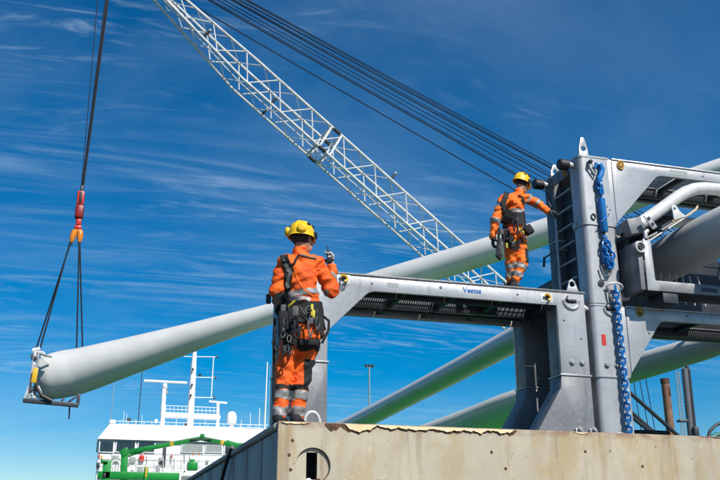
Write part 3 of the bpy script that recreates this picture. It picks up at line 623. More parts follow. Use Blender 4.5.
# ------------------------------------------------------------------ blade clamp in the upper frame
def clamp(label, Y, solid, group='blade clamps'):
    r = thing('blade_clamp', label, 'clamp', (8.5, Y, ZM), group)
    y0, y1 = Y - 0.22, Y + 0.20
    MB().box(7.50, 10.3, y0, y0 + 0.02, 5.15, 5.30).build('channel_web', GALV2, r, bev=0.004)
    MB().box(7.50, 10.3, y0 + 0.021, y1, 5.14, 5.165).build('channel_flange', DARKST, r, bev=0.004)
    MB().box(7.50, 10.3, y0 + 0.021, y1, 5.285, 5.31).build('channel_flange', GALV2, r, bev=0.004)
    MB().box(8.35, 8.62, y0 - 0.003, y0, 5.195, 5.255).build('label_plate', DARKST, r)
    for x in (7.7, 9.9): MB().box(x, x + 0.25, y0 + 0.02, y1, ZM + 0.002, 5.138).build('foot', DARKST, r, bev=0.006)
    MB().xz([(7.44, 5.145), (7.62, 5.145), (7.66, 5.24), (7.585, 5.32), (7.575, 5.93), (7.45, 5.93)], y0 - 0.006, y0 + 0.014).build('post', GALV, r, bev=0.008)
    MB().box(7.36, 7.445, y0 + 0.03, y1 + 0.1, 5.16, 5.90).build('post', GALV2, r, bev=0.01)
    MB().cyl((7.385, y0 + 0.05, 5.79), (0, -1, 0), [(0, 0.10), (0.05, 0.10), (0.06, 0.088)], 22).build('pivot_disc', GALV2, r)
    MB().tube([(7.385 + 0.075 * math.cos(q), y0 - 0.018, 5.79 + 0.075 * math.sin(q)) for q in np.linspace(0, 6.283, 18, endpoint=False)], 0.014, 6, closed=True).build('pivot_ring', PALE, r)
    MB().cyl((7.385, y0 - 0.005, 5.79), (0, -1, 0), [(0, 0.04), (0.03, 0.04)], 8).build('pivot_pin', BLACK, r)
    MB().tube([(7.50, y0, 5.93), (7.50, y0, 6.02), (7.545, y0, 6.06)], 0.035, 8).build('link_arm', GALV, r)
    u = nrm(V(0.9, 0, 0.62)); w = nrm(V(-0.62, 0, 0.9))
    MB().obox(V(7.43, Y - 0.02, 6.17), V(0.12, 0, 0.035), V(0, 0.10, 0), V(-0.03, 0, 0.115)).build('hinge_box', GALV2, r, bev=0.01)
    MB().obox(V(7.585, y0 - 0.03, 6.20), u * 0.05, V(0, 0.012, 0), w * 0.125).build('hinge_plate', GALV, r, bev=0.012)
    for t in (-0.05, 0.05): MB().cyl(V(7.585, y0 - 0.04, 6.20) + w * t, (0, -1, 0), [(0, 0.026), (0.014, 0.026)], 8).build('bolt', DARKST, r)
    MB().tube([(7.56, Y, 6.235), (7.9, Y, 6.47), (8.3, Y, 6.76), (8.46, Y, 6.86), (8.62, Y, 6.925), (8.8, Y, 6.96), (10.1, Y, 7.0)], 0.098, 20).build('clamp_arm', PALE, r, ang=60)
    MB().tube([(7.66, Y + 0.18, 6.02), (8.0, Y + 0.2, 6.2), (8.35, Y + 0.22, 6.42)], 0.04, 8).build('hydraulic_ram', DARKST, r)
    MB().tube([(7.70, Y + 0.1, 5.98), (8.6, Y + 0.12, 6.56)], 0.012, 6).build('hose', PALE, r)
    if solid:        # cradle plate with a round seat under the blade, pale pad along its edge
        seat = [(8.90 + 0.385 * math.cos(q), 6.235 + 0.385 * math.sin(q)) for q in np.linspace(math.radians(165), math.radians(375), 20)]
        MB().xz([(7.62, 5.312), (7.62, 5.95), (8.30, 6.42)] + seat + [(9.6, 6.42), (10.5, 6.2), (10.5, 5.312)], Y - 0.06, Y + 0.10).build('cradle_plate', DARKST, r, bev=0.006)
        MB().tube([(8.90 + 0.40 * math.cos(q), Y - 0.07, 6.235 + 0.40 * math.sin(q)) for q in np.linspace(math.radians(150), math.radians(330), 20)], 0.022, 6).build('pad_edge', FLAKE, r)
        MB().tube([(8.90 + 0.44 * math.cos(q), Y - 0.08, 6.235 + 0.44 * math.sin(q)) for q in np.linspace(math.radians(160), math.radians(330), 20)], 0.03, 6).build('pad', BLACK, r)
    else:
        for x in (8.35, 8.55, 8.72, 8.88, 9.05, 9.25):
            MB().tube([(x, Y + 0.9, 5.31), (8.9 + (x - 8.9) * 0.75, Y + 0.9, 5.80)], 0.012, 6).build('stay', PALE, r)
        for x, z, w_, h_, m_ in ((7.46, 6.0, 0.10, 0.13, DARKST), (7.72, 5.98, 0.12, 0.10, DARKST), (7.75, 5.66, 0.16, 0.20, DARKST), (8.05, 6.22, 0.08, 0.08, GALV2), (7.98, 6.33, 0.26, 0.12, DARKST), (8.30, 6.58, 0.24, 0.12, DARKST)):
            MB().box(x - w_ / 2, x + w_ / 2, Y + 0.22, Y + 3.2, z - h_ / 2, z + h_ / 2).build('side_rail', m_, r, bev=0.01)
    MB().plate_hole([(8.10, 6.32), (8.32, 6.40), (8.22, 6.47), (8.165, 6.56), (8.11, 6.565), (8.085, 6.52)], circ(8.13, 6.505, 0.022), (0, Y - 0.12, 0), (1, 0, 0), (0, 0, 1), (0, 1, 0), 0.025, 16).build('lug', PALE, r, bev=0.003)
    MB().tube([(8.08, Y - 0.09, 6.30), (8.35, Y - 0.1, 6.42), (8.52, Y - 0.1, 6.54), (8.56, Y - 0.1, 6.60)], 0.018, 6).build('strap_end', FLAKE, r)
    return r
clamp('hinged clamp with white tube arm, at the front of the upper tall frame', FY - 0.12, False)
clamp('hinged clamp half hidden behind the front clamp of the upper tall frame', B1 + 0.25, True)

# ------------------------------------------------------------------ crane
P0, P1 = (190.0, 0.0), (507.0, 283.0)
def ray_plane(px, py, p, n):
    d = ray(px, py); return CAM + d * np.dot(p - CAM, n) / np.dot(d, n)
foot0 = at(752, 502, 60); tip0 = V(-1.9, 52.0, 0)
hd = nrm(V(tip0[0] - foot0[0], tip0[1] - foot0[1], 0)); wv = np.cross(hd, ZZ)     # across the boom
if wv[1] > 0: wv = -wv                                                            # wv points toward the viewer
HW = 0.90
A = ray_plane(*P0, foot0 + wv * HW, wv); B = ray_plane(*P1, foot0 + wv * HW, wv)
bu = nrm(A - B); bv = nrm(np.cross(wv, bu)); bv = bv if bv[2] > 0 else -bv
cr = thing('crawler_crane', 'tall white lattice boom crane behind the frames', 'crane', (float(B[0] + 20), float(B[1] + 6), 0))
BAY = 2.85
def s_of(px_, py_): return float(np.dot(ray_plane(px_, py_, foot0 + wv * HW, wv) - B, bu))
DEP = 1.85; ST = s_of(190, 0); KN = s_of(258, 61); SJ = s_of(337, 131); EN = s_of(120, -62)
def boomp(s_, side, top):
    """point on a chord: s_ metres up from B; side +1 near / -1 far; top chord or lower chord"""
    p = B + bu * s_ - (0 if side > 0 else 1) * wv * 2 * HW
    dep = DEP
    wid = 0.0
    if s_ > KN: dep = max(0.45, DEP - (s_ - KN) / (ST - KN) * 0.95); wid = min(0.5, (s_ - KN) / (ST - KN) * 0.25)
    if s_ < -6: dep = max(0.5, DEP + (s_ + 6) / 26 * 1.4)
    p = p - side * wv * wid
    if not top: p = p - bv * dep
    return p
S0, S1 = -6.0, EN
bays = np.arange(S0, S1 + 0.1, BAY)
KNs = [S0, SJ, KN, S1]
for side in (1, -1):
    for top in (True, False):
        for a, b in zip(KNs, KNs[1:]):
            MB().tube([boomp(a, side, top), boomp(b, side, top)], 0.09 if top else 0.09, 8).build('chord', CRANEW, cr)
        MB().tube([boomp(S0, side, top), boomp(-26, side, top)], 0.14, 8).build('foot_chord', DARKST, cr)
for i, (a, b) in enumerate(zip(bays, bays[1:])):
    for side in (1, -1):
        MB().tube([boomp(a, side, False), boomp((a + b) / 2, side, True)], 0.043, 6).build('brace', CRANEW, cr)
        MB().tube([boomp((a + b) / 2, side, True), boomp(b, side, False)], 0.043, 6).build('brace', CRANEW, cr)
    for top in (True, False):
        MB().tube([boomp(a, 1, top), boomp((a + b) / 2, -1, top)], 0.033, 6).build('brace', CRANEW, cr)
        MB().tube([boomp((a + b) / 2, -1, top), boomp(b, 1, top)], 0.033, 6).build('brace', CRANEW, cr)
for s_ in (SJ,):
    for ds in (-0.45, 0.45):
        for side in (1, -1):
            MB().tube([boomp(s_ + ds, side, True), boomp(s_ + ds - 0.2, side, False)], 0.085, 7).build('section_frame', CRANEW, cr)
        MB().tube([boomp(s_ + ds, 1, True), boomp(s_ + ds, -1, True)], 0.08, 7).build('section_frame', CRANEW, cr)
        MB().tube([boomp(s_ + ds, 1, False), boomp(s_ + ds, -1, False)], 0.08, 7).build('section_frame', CRANEW, cr)
    for side in (1, -1):
        for top in (True, False):
            p = boomp(s_, side, top); MB().tube([p - bu * 0.3, p + bu * 0.3], 0.135, 10).build('pin_joint', DARKST, cr)
# walkway on the lower chords, small lamps on the boom
wk = [boomp(s_, 1, False) * 0.5 + boomp(s_, -1, False) * 0.5 - bv * 0.15 for s_ in (S0, KN, S1)]
for k in (0, 1):
    for off in (-0.25, 0.25):
        MB().tube([wk[k] + wv * off + bv * 0.5, wk[k + 1] + wv * off + bv * 0.5], 0.04, 6).build('walkway_rail', CRANEW, cr)
for i in range(0, int((S1 - S0) / 1.5)):
    s_ = S0 + 1.5 * i; c = boomp(s_, 1, False) * 0.5 + boomp(s_, -1, False) * 0.5 + bv * 0.35
    MB().tube([c - wv * 0.25, c + wv * 0.25], 0.03, 5).build('walkway_rung', CRANEW, cr)
for s_, side, top in ((s_of(283, 90), 1, False), (s_of(215, 25), 1, False), (s_of(392, 178), 1, True), (s_of(283, 90), -1, False)):
    p = boomp(s_, side, top); up_ = bv if top else bv
    MB().tube([p, p + up_ * 0.55], 0.09, 7).build('lamp_bracket', WIRE, cr)
    MB().cyl(p + up_ * 0.55, bv, [(0, 0.09), (0.16, 0.10), (0.18, 0.05)], 10).build('lamp', GREYPANEL, cr)
pl = [boomp(0.5, 1, True) - bv * 0.05, boomp(-7, 1, True) - bv * 0.05, boomp(-7, -1, True) - bv * 0.05, boomp(-2.5, -1, True) - bv * 0.05]
MB().prism([(0, 0), (1, 0), (2, 0), (3, 0)], (0, 0, 0), (0, 0, 0), (0, 0, 0), (0, 0, 0), 1) if False else None
MB().add(pl + [p + bv * 0.04 for p in pl], [(0, 1, 2, 3), (7, 6, 5, 4), (0, 4, 5, 1), (1, 5, 6, 2), (2, 6, 7, 3), (3, 7, 4, 0)]).build('boom_panel', DARKST, cr, smooth=False)
# pendant wires (picture positions at both ends, real depths)
for (x0, y0, x1, y1, r, dz) in ((170, -9, 566, 217, 0.045, 0), (194, -9, 566, 201, 0.05, 0), (197, -9, 566, 199, 0.035, 1), (203, -9, 566, 193, 0.035, 0), (209, -9, 566, 188, 0.035, 1), (217, -9, 566, 183, 0.05, 0), (221, -8, 566, 180, 0.035, 1), (228, -7, 566, 174, 0.05, 0), (236, -6, 566, 173, 0.035, 1), (240, -5, 566, 170, 0.04, 0)):
    k = 1.55; xa, ya = x0 - (x1 - x0) * 0.15, y0 - (y1 - y0) * 0.15; xb, yb = x0 + (x1 - x0) * k, y0 + (y1 - y0) * k
    a = at(xa, ya, 58 + dz); b = at(xb, yb, 80 + dz)
    MB().tube([a * (1 - t) + b * t - ZZ * 0.6 * 4 * t * (1 - t) * 0.4 for t in np.linspace(0, 1, 16)], r, 6).build('pendant_wire', WIRE, cr)
# machine on the quay, low behind the block
fp = boomp(-26, 1, True) * 0.5 + boomp(-26, -1, False) * 0.5
cx, cy = float(fp[0]) + 4, float(fp[1]) + 1.5
MB().box(cx - 3, cx + 6, cy - 2.2, cy + 2.2, 2.0, 4.6).build('machine_house', RED, cr, bev=0.15)
MB().box(cx - 5, cx - 3.02, cy - 2.2, cy - 0.4, 1.9, 4.2).build('cab', WHITE, cr, bev=0.12)
MB().box(cx - 5.03, cx - 3.3, cy - 2.23, cy - 1.9, 2.9, 3.9).build('cab_window', GLASS, cr, bev=0.02)
MB().cyl((cx, cy, 1.5), (0, 0, 1), [(0, 1.6), (0.5, 1.6)], 24).build('slew_ring', DARKST, cr)
for dy in (-2.6, 2.6):
    MB().prism([(-4.4, 0.8), (-3.9, 0.1), (3.9, 0.1), (4.4, 0.8), (3.9, 1.5), (-3.9, 1.5)], (cx, cy + dy - 0.5, 0), (1, 0, 0), (0, 0, 1), (0, 1, 0), 1.0).build('track', DARKST, cr, bev=0.1)
MB().box(cx - 1.2, cx + 1.2, cy - 2.1, cy + 2.1, 0.6, 1.48).build('car_body', DARKST, cr, bev=0.08)
mh = at(566 + 226, 335, 80)
for dy in (-1.2, 1.2): MB().tube([(cx + 2, cy + dy, 4.5), (float(mh[0]), float(mh[1]) + dy, float(mh[2]))], 0.2, 8).build('mast_leg', CRANEW, cr)

# hoist: ropes, hook block, slings, lifting cage
hookc = at(80, 213, 52)
for (xa, ya, xb, yb, r) in ((108.5, -4, 82.2, 192, 0.075), (106.3, -4, 81.6, 192, 0.06), (98, -4, 81.0, 190, 0.028)):
    MB().tube([at(xa + (xa - xb) * 0.35, ya + (ya - yb) * 0.35, 52), at(xb, yb, 52)], r, 6).build('hoist_rope', WIRE, cr)
hk = thing('hook_block', 'red crane hook block with orange twin hook hanging on ropes', 'crane hook', tuple(hookc), None)
def px(x, y): return at(x, y, 52)
MPP = np.linalg.norm(hookc - CAM) / 935.0     # metres per pixel there
ax = nrm(px(81.7, 190) - px(77.3, 232)); sd = nrm(np.cross(ax, V(0, 1, 0)) * -1)
def hb_(x, y, hw, hh, dp, name, mat, bev=0.06): return MB().obox(px(x, y), sd * hw * MPP, V(0, dp, 0), ax * hh * MPP).build(name, mat, hk, bev=bev)
hb_(81.8, 190, 1.6, 4.5, 0.12, 'rope_socket', DARKST)
hb_(80.6, 199, 3.6, 7.5, 0.28, 'sheave_housing', RED, 0.1)
hb_(80.7, 199.0, 1.5, 6.0, 0.31, 'rope_slot', BLACK, 0.03)
hb_(79.4, 212.5, 4.2, 7.0, 0.34, 'block_weight', material('dark red paint', (0.25, 0.01, 0.012), 0.45, var=0.3, scale=2), 0.14)
hb_(78.6, 222.5, 2.6, 3.5, 0.22, 'swivel', RED, 0.08)
hb_(78.0, 228.0, 3.4, 2.3, 0.20, 'swivel_yoke', RED, 0.08)
MB().tube([px(77.5, 229), px(74.6, 232.0), px(72.6, 237), px(71.2, 242)], [0.14, 0.19, 0.18, 0.10], 10).build('hook_arm', ORANGEP, hk)
MB().tube([px(77.8, 229), px(80.0, 232.0), px(80.0, 237), px(79.4, 242)], [0.14, 0.19, 0.18, 0.10], 10).build('hook_arm', ORANGEP, hk)
slg = thing('lifting_slings', 'four dark wire slings from the crane hook to the lifting cage', 'slings', tuple(px(75, 243)))
for (x0, y0, d0, x1, y1, d1) in ((71.5, 240, 0, 35.5, 351, 0.4), (70.8, 240, 0, 40.0, 349, -0.6), (79.2, 240, 0, 76.6, 350, -0.5), (79.7, 240, 0, 82.6, 351, 0.6)):
    MB().tube([at(x0, y0, 52 + d0), at(x1, y1, 51.5 + d1)], 0.05, 6).build('sling', WIRE, slg)
for x, y in ((71.3, 242), (79.4, 242)): MB().tube([px(x, y - 2), px(x - 0.3, y + 3)], 0.09, 7).build('ferrule', DARKST, slg)
cg = thing('lifting_cage', 'steel cage with yellow strap round the hoisted blade root', 'cage', tuple(at(50, 400, 51.6)))
def cpx(x, y, d): return at(x, y, 51.6 + d)
def cbar(a, b, w, name, mat): MB().bar(a, b, w, w, (0, 1, 0)).build(name, mat, cg, bev=w * 0.12)
for d in (-1.7, 1.7):
    cbar(cpx(28, 399, d), cpx(35, 352, d), 0.13, 'upright', GALV); cbar(cpx(34, 400, d), cpx(38.5, 352, d), 0.11, 'upright', GALV2)
    for a, b in (((28.5, 396), (35.5, 384)), ((35.5, 396), (30, 384)), ((30.5, 382), (37, 368)), ((37, 382), (32.5, 368)), ((32.8, 366), (38, 353))):
        cbar(cpx(*a, d), cpx(*b, d), 0.08, 'lattice', PALE)
    cbar(cpx(23, 400.5, d), cpx(78.5, 405.5, d), 0.22, 'bottom_beam', DARKST)
    cbar(cpx(77.5, 405, d), cpx(79, 394, d), 0.17, 'end_post', DARKST)
    cbar(cpx(36, 354, d), cpx(52, 357, d), 0.10, 'top_arm', GALV2)
    cbar(cpx(33, 397, d), cpx(50, 399.5, d), 0.12, 'cradle_rail', PALE)
for d in (-1.7,):
    for a_, b_ in (((26, 395), (41, 397)), ((27.5, 390), (37, 391)), ((32, 364), (39, 365)), ((24, 400), (30, 384)), ((45, 401), (38, 386)), ((66, 404), (77, 396)), ((40, 354), (47, 364)), ((27, 400), (39, 388)), ((39, 398), (30, 386)), ((31, 378), (38, 362)), ((34, 352), (44, 352.5)), ((44, 352.5), (44.5, 358)), ((60, 404), (64, 398)), ((46, 402), (42, 396))):
        cbar(cpx(*a_, d), cpx(*b_, d), 0.10, 'lattice', PALE if a_[0] < 50 else DARKST)
    for x, y in ((31, 390), (33, 375), (35.5, 358), (50, 401)): cbar(cpx(x - 1.6, y, d - 0.05), cpx(x + 1.6, y + 0.6, d - 0.05), 0.2, 'gusset', DARKST)
for x, y in ((30, 398), (36, 353), (77, 404), (52, 402)): cbar(cpx(x, y, -1.7), cpx(x, y, 1.7), 0.14, 'cross_tube', GALV2)
for d in (-0.5,): MB().bar(cpx(33.4, 383, d - 1.5), cpx(36, 368, d - 1.5), 0.26, 0.12, (0, 1, 0)).build('yellow_strap', YELLOW, cg, bev=0.03)
MB().tube([cpx(35.8, 368 , -1.9), cpx(36.5, 388, -1.9), cpx(42, 396, -1.9), cpx(52, 401, -1.9)], 0.10, 8).build('dark_strap', BLACK, cg)
for x, y in ((36.5, 350), (35, 356)): MB().tube([cpx(x - 4, y + 1.5, -1.2), cpx(x + 4, y - 0.5, -1.2)], 0.16, 8).build('shackle', DARKST if y > 352 else PALE, cg)
tg = tag(MB().tube([at(69.5, 405, 51.6), at(69.4, 411, 51.55), at(69.0, 419, 51.5)], 0.045, 6).build('tag_line', WIRE), 'thin dark tag line hanging below the lifting cage', 'rope')

# ------------------------------------------------------------------ people: signed distance bodies
def surfnet(f, lo, hi, h):
    lo = np.asarray(lo); n = np.ceil((np.asarray(hi) - lo) / h).astype(int) + 1
    g = np.stack(np.meshgrid(*[lo[i] + h * np.arange(n[i]) for i in range(3)], indexing='ij'), -1)
    D = f(g.reshape(-1, 3)).reshape(n); S_ = D < 0
    c = [(i, j, k) for i in (0, 1) for j in (0, 1) for k in (0, 1)]
    sl_ = lambda q: tuple(slice(q[a], n[a] - 1 + q[a]) for a in range(3))
    acc = np.zeros((*(n - 1), 3)); cnt = np.zeros(n - 1)
    for a in c:
        for ax_ in range(3):
            if a[ax_]: continue
            b = list(a); b[ax_] = 1; b = tuple(b); da, db = D[sl_(a)], D[sl_(b)]; m = (da < 0) != (db < 0)
            t = np.where(m, da / np.where(m, da - db, 1), 0)
            p = np.array(a, float) + 0 * acc; p[..., ax_] += t
            acc += np.where(m[..., None], p, 0); cnt += m
    act = cnt > 0; idx = -np.ones(n - 1, int); idx[act] = np.arange(act.sum())
    base = np.stack(np.meshgrid(*[np.arange(k - 1) for k in n], indexing='ij'), -1)
    vs = (base[act] + acc[act] / cnt[act][:, None]) * h + lo
    faces = []
    for ax_ in range(3):
        o1, o2 = (ax_ + 1) % 3, (ax_ + 2) % 3
        s0 = [slice(None)] * 3; s1 = [slice(None)] * 3; s0[ax_] = slice(0, n[ax_] - 1); s1[ax_] = slice(1, n[ax_])
        e = S_[tuple(s0)] != S_[tuple(s1)]; ins = S_[tuple(s0)]
        q = np.argwhere(e); q = q[(q[:, o1] > 0) & (q[:, o2] > 0) & (q[:, o1] < n[o1] - 1) & (q[:, o2] < n[o2] - 1)]
        def cell(d1, d2):
            r = q.copy(); r[:, o1] += d1; r[:, o2] += d2; return idx[r[:, 0], r[:, 1], r[:, 2]]
        fq = np.stack([cell(-1, -1), cell(0, -1), cell(0, 0), cell(-1, 0)], 1)
        flip = ~ins[q[:, 0], q[:, 1], q[:, 2]]; fq[flip] = fq[flip][:, ::-1]; faces.append(fq)
    return vs, np.concatenate(faces)
def smin(a, b, k):
    h = np.clip(0.5 + 0.5 * (b - a) / k, 0, 1); return b * (1 - h) + a * h - k * h * (1 - h)
class Body:
    """a list of round cones, optionally flattened along one axis"""
    def __init__(s, prims, k=0.04, wrinkle=0.0, seed=0.0): s.p = prims; s.k = k; s.w = wrinkle; s.s = seed
    def __call__(s, P):
        out = None
        for a, b, ra, rb, fl in s.p:
            Q, a_, b_ = P, np.asarray(a, float), np.asarray(b, float); sc = 1.0
            if fl is not None:
                d, f = fl; Q = P + np.outer(P @ d, d) * (1 / f - 1); a_ = a_ + d * (a_ @ d) * (1 / f - 1); b_ = b_ + d * (b_ @ d) * (1 / f - 1); sc = 0.5 + 0.5 * f
            ab = b_ - a_; t = np.clip(((Q - a_) @ ab) / (ab @ ab + 1e-12), 0, 1)
            dd = (np.linalg.norm(Q - a_ - t[:, None] * ab, axis=1) - (ra + (rb - ra) * t)) * sc
            out = dd if out is None else smin(out, dd, s.k)
        if s.w:
            x, y, z = P[:, 0], P[:, 1], P[:, 2]; q = s.s
            out = out + s.w * (np.sin(44 * z + 14 * x + 2.2 * np.sin(15 * x + q) + 2.0 * np.sin(12 * y + 2 * q + 5 * z)) * 0.55 + np.sin(31 * (x - 0.6 * z) + 3 * np.sin(21 * z + q) + 9 * y) * 0.45 + 0.35 * np.sin(83 * z - 40 * x + 3 * np.sin(29 * y + 17 * x)))
        return out
    def grad(s, P, e=0.004):
        g = np.stack([s(P + e * np.eye(3)[i]) - s(P - e * np.eye(3)[i]) for i in range(3)], 1); return g / (np.linalg.norm(g, axis=1)[:, None] + 1e-9)
    def bounds(s):
        lo = np.min([np.minimum(np.asarray(a) - ra, np.asarray(b) - rb) for a, b, ra, rb, _ in s.p], 0); hi = np.max([np.maximum(np.asarray(a) + ra, np.asarray(b) + rb) for a, b, ra, rb, _ in s.p], 0)
        return lo - 0.05, hi + 0.05
def sdf_mesh(name, body, h, mats, parent, zone=None, cut=None):
    f = (lambda P: np.maximum(body(P), cut(P))) if cut else body
    vs, fs = surfnet(f, *body.bounds(), h)
    me = bpy.data.meshes.new(name); me.from_pydata(vs.tolist(), [], fs.tolist())
    for m in mats: me.materials.append(m)
    if zone is not None: me.polygons.foreach_set('material_index', zone(vs[fs].mean(1)).astype(np.int32))
    me.polygons.foreach_set('use_smooth', [True] * len(me.polygons)); me.update()
    return link(name, me, parent), vs, fs
def band(name, body, vs, fs, sel, mat, parent, off=0.004):
    """lift a selection of faces off a garment as a piece of its own"""
    k = sel(vs[fs].mean(1)); f = fs[k]
    if not len(f): return
    u, inv = np.unique(f, return_inverse=True); v = vs[u]; v = v + body.grad(v) * off; inv = inv.reshape(f.shape)
    me = bpy.data.meshes.new(name); me.from_pydata(v.tolist(), [], inv.tolist()); me.materials.append(mat)
    me.polygons.foreach_set('use_smooth', [True] * len(me.polygons)); return link(name, me, parent)
def seg_sel(a, b, t0, t1, rmax):
    a, b = np.asarray(a, float), np.asarray(b, float); ab = b - a
    def f(P):
        t = ((P - a) @ ab) / (ab @ ab); d = np.linalg.norm(P - a - t[:, None] * ab, axis=1); return (t >= t0) & (t <= t1) & (d < rmax)
    return f
def march(body, x, y):
    d = nrm(ray(x, y)); t = 5.5
    for _ in range(160):
        dd = float(body((CAM + d * t)[None])[0])
        if dd < 0.002: break
        t += max(dd * 0.7, 0.002)
        if t > 16: return None
    return CAM + d * t
def spline(pts, n):
    pts = [np.asarray(p, float) for p in pts]; out = []
    for i in range(len(pts) - 1):
        p0, p1, p2, p3 = pts[max(i - 1, 0)], pts[i], pts[i + 1], pts[min(i + 2, len(pts) - 1)]
        for t in np.linspace(0, 1, n, endpoint=(i == len(pts) - 2)):
            out.append(0.5 * ((2 * p1) + (-p0 + p2) * t + (2 * p0 - 5 * p1 + 4 * p2 - p3) * t * t + (-p0 + 3 * p1 - 3 * p2 + p3) * t ** 3))
    return np.array(out)
def strap(name, body, pts, w, mat, parent, th=0.008, lift=0.006, n=6, closed=False):
    P = spline(pts, n)
    for _ in range(4): P = P - body.grad(P) * (body(P) - lift)[:, None] * 0.9
    G = body.grad(P); b = MB(); vs = []; m = len(P); fs = []
    for i in range(m):
        t = nrm(P[(i + 1) % m if closed else min(i + 1, m - 1)] - P[i - 1 if (closed or i) else 0]); sdv = nrm(np.cross(t, G[i]))
        for a, c in ((-1, 0), (1, 0), (1, 1), (-1, 1)): vs.append(P[i] + sdv * a * w / 2 + G[i] * th * c)
    for i in range(m if closed else m - 1):
        j = (i + 1) % m
        for k in range(4): fs.append((i * 4 + k, i * 4 + (k + 1) % 4, j * 4 + (k + 1) % 4, j * 4 + k))
    if not closed: fs += [(3, 2, 1, 0), tuple((m - 1) * 4 + k for k in range(4))]
    return b.add(vs, fs).build(name, mat, parent, ang=50)
def loop_strap(name, body, c, axis, r, w, mat, parent, **kw):
    ax_ = nrm(axis); u = nrm(np.cross(ax_, V(0.3, 1, 0.1))); v = np.cross(ax_, u)
    return strap(name, body, [np.asarray(c) + r * (u * math.cos(q) + v * math.sin(q)) for q in np.linspace(0, 2 * math.pi, 25)][:-1], w, mat, parent, n=3, closed=False, **kw)
def pouch(name, c, u, v, w, mat, parent, bev=0.02): return MB().obox(c, u, v, w).build(name, mat, parent, bev=bev, seg=3)

def helmet(root, c, fwd, up, sc=1.0, muffs=True):
    f = nrm(fwd); u = nrm(np.asarray(up) - f * np.dot(up, f)); r = np.cross(f, u)
    c = np.asarray(c); vs = []; fs = []; NU, NV = 64, 20
    for i in range(NV + 1):
        th = i / NV * math.pi * 0.5
        for k in range(NU):
            q = 2 * math.pi * k / NU
            rad = math.sin(th) ** 0.82; hgt = math.cos(th)
            ridge = 1.0
            x = 0.118 * math.cos(q) * rad * ridge; y = 0.142 * math.sin(q) * rad * ridge; z = 0.146 * hgt; z += 0.010 * math.sin(th) ** 0.5 * (math.exp(-(x / 0.014) ** 2) + 0.6 * math.exp(-((abs(x) - 0.055) / 0.012) ** 2)) * max(0.0, hgt) ** 0.5
            vs.append(c + sc * (r * x + f * y + u * (z - 0.01)))
    top0 = len(vs)
    for k in range(NU):                                                     # brim, a little longer in front
        q = 2 * math.pi * k / NU; s_ = max(0, math.sin(q))
        x = 0.124 * math.cos(q); y = 0.148 * math.sin(q) + 0.035 * s_ ** 3
        vs.append(c + sc * (r * x + f * y + u * (-0.028 - 0.012 * s_)))
    for k in range(NU):
        q = 2 * math.pi * k / NU; vs.append(c + sc * (r * 0.112 * math.cos(q) + f * 0.134 * math.sin(q) + u * -0.022))
    for i in range(NV + 1):
        for k in range(NU):
            k2 = (k + 1) % NU; a = i * NU
            fs.append((a + k, a + k2, a + NU + k2, a + NU + k))
    a = top0; fs += [(a + k, a + (k + 1) % NU, a + NU + (k + 1) % NU, a + NU + k) for k in range(NU)]
    h = MB().add(vs, fs).build('helmet', HELMET, root, ang=70)
    for s_ in (-1, 1):                                                       # dark vents and side slots
        for dy in (-0.03, 0.04):
            MB().obox(c + sc * (r * s_ * 0.088 + f * dy + u * 0.085), sc * r * 0.008, sc * f * 0.024, sc * u * 0.014).build('vent', BLACK, h, bev=0.004)
    MB().obox(c + sc * (f * 0.05 + r * 0.118 + u * 0.0), sc * r * 0.008, sc * f * 0.03, sc * u * 0.03).build('side_clip', BLACK, h, bev=0.006)
    MB().obox(c + sc * (f * 0.05 - r * 0.118 + u * 0.0), sc * r * 0.008, sc * f * 0.03, sc * u * 0.03).build('side_clip', BLACK, h, bev=0.006)
    if muffs:
        for s_, az in ((-1, 0.95), (1, 0.50)):
            d = nrm(-f * math.cos(az) + r * s_ * math.sin(az)); p = c + sc * (d * 0.125 + u * 0.025)
            e = MB().cyl(p, d, [(-0.02, 0.038), (0.0, 0.046), (0.018, 0.046), (0.028, 0.040), (0.030, 0.030), (0.033, 0.028), (0.034, 0.01)], 20).build('ear_defender', HELMET, h, ang=50)
            MB().cyl(p - d * 0.025, d, [(-0.012, 0.044), (0.003, 0.046), (0.006, 0.04)], 20).build('cushion', BLACK, e)
            MB().tube([p + d * 0.02, p + u * 0.05 + d * 0.0, c + sc * (u * 0.08 + d * 0.10)], 0.006, 6).build('muff_arm', BLACK, h)
    return h

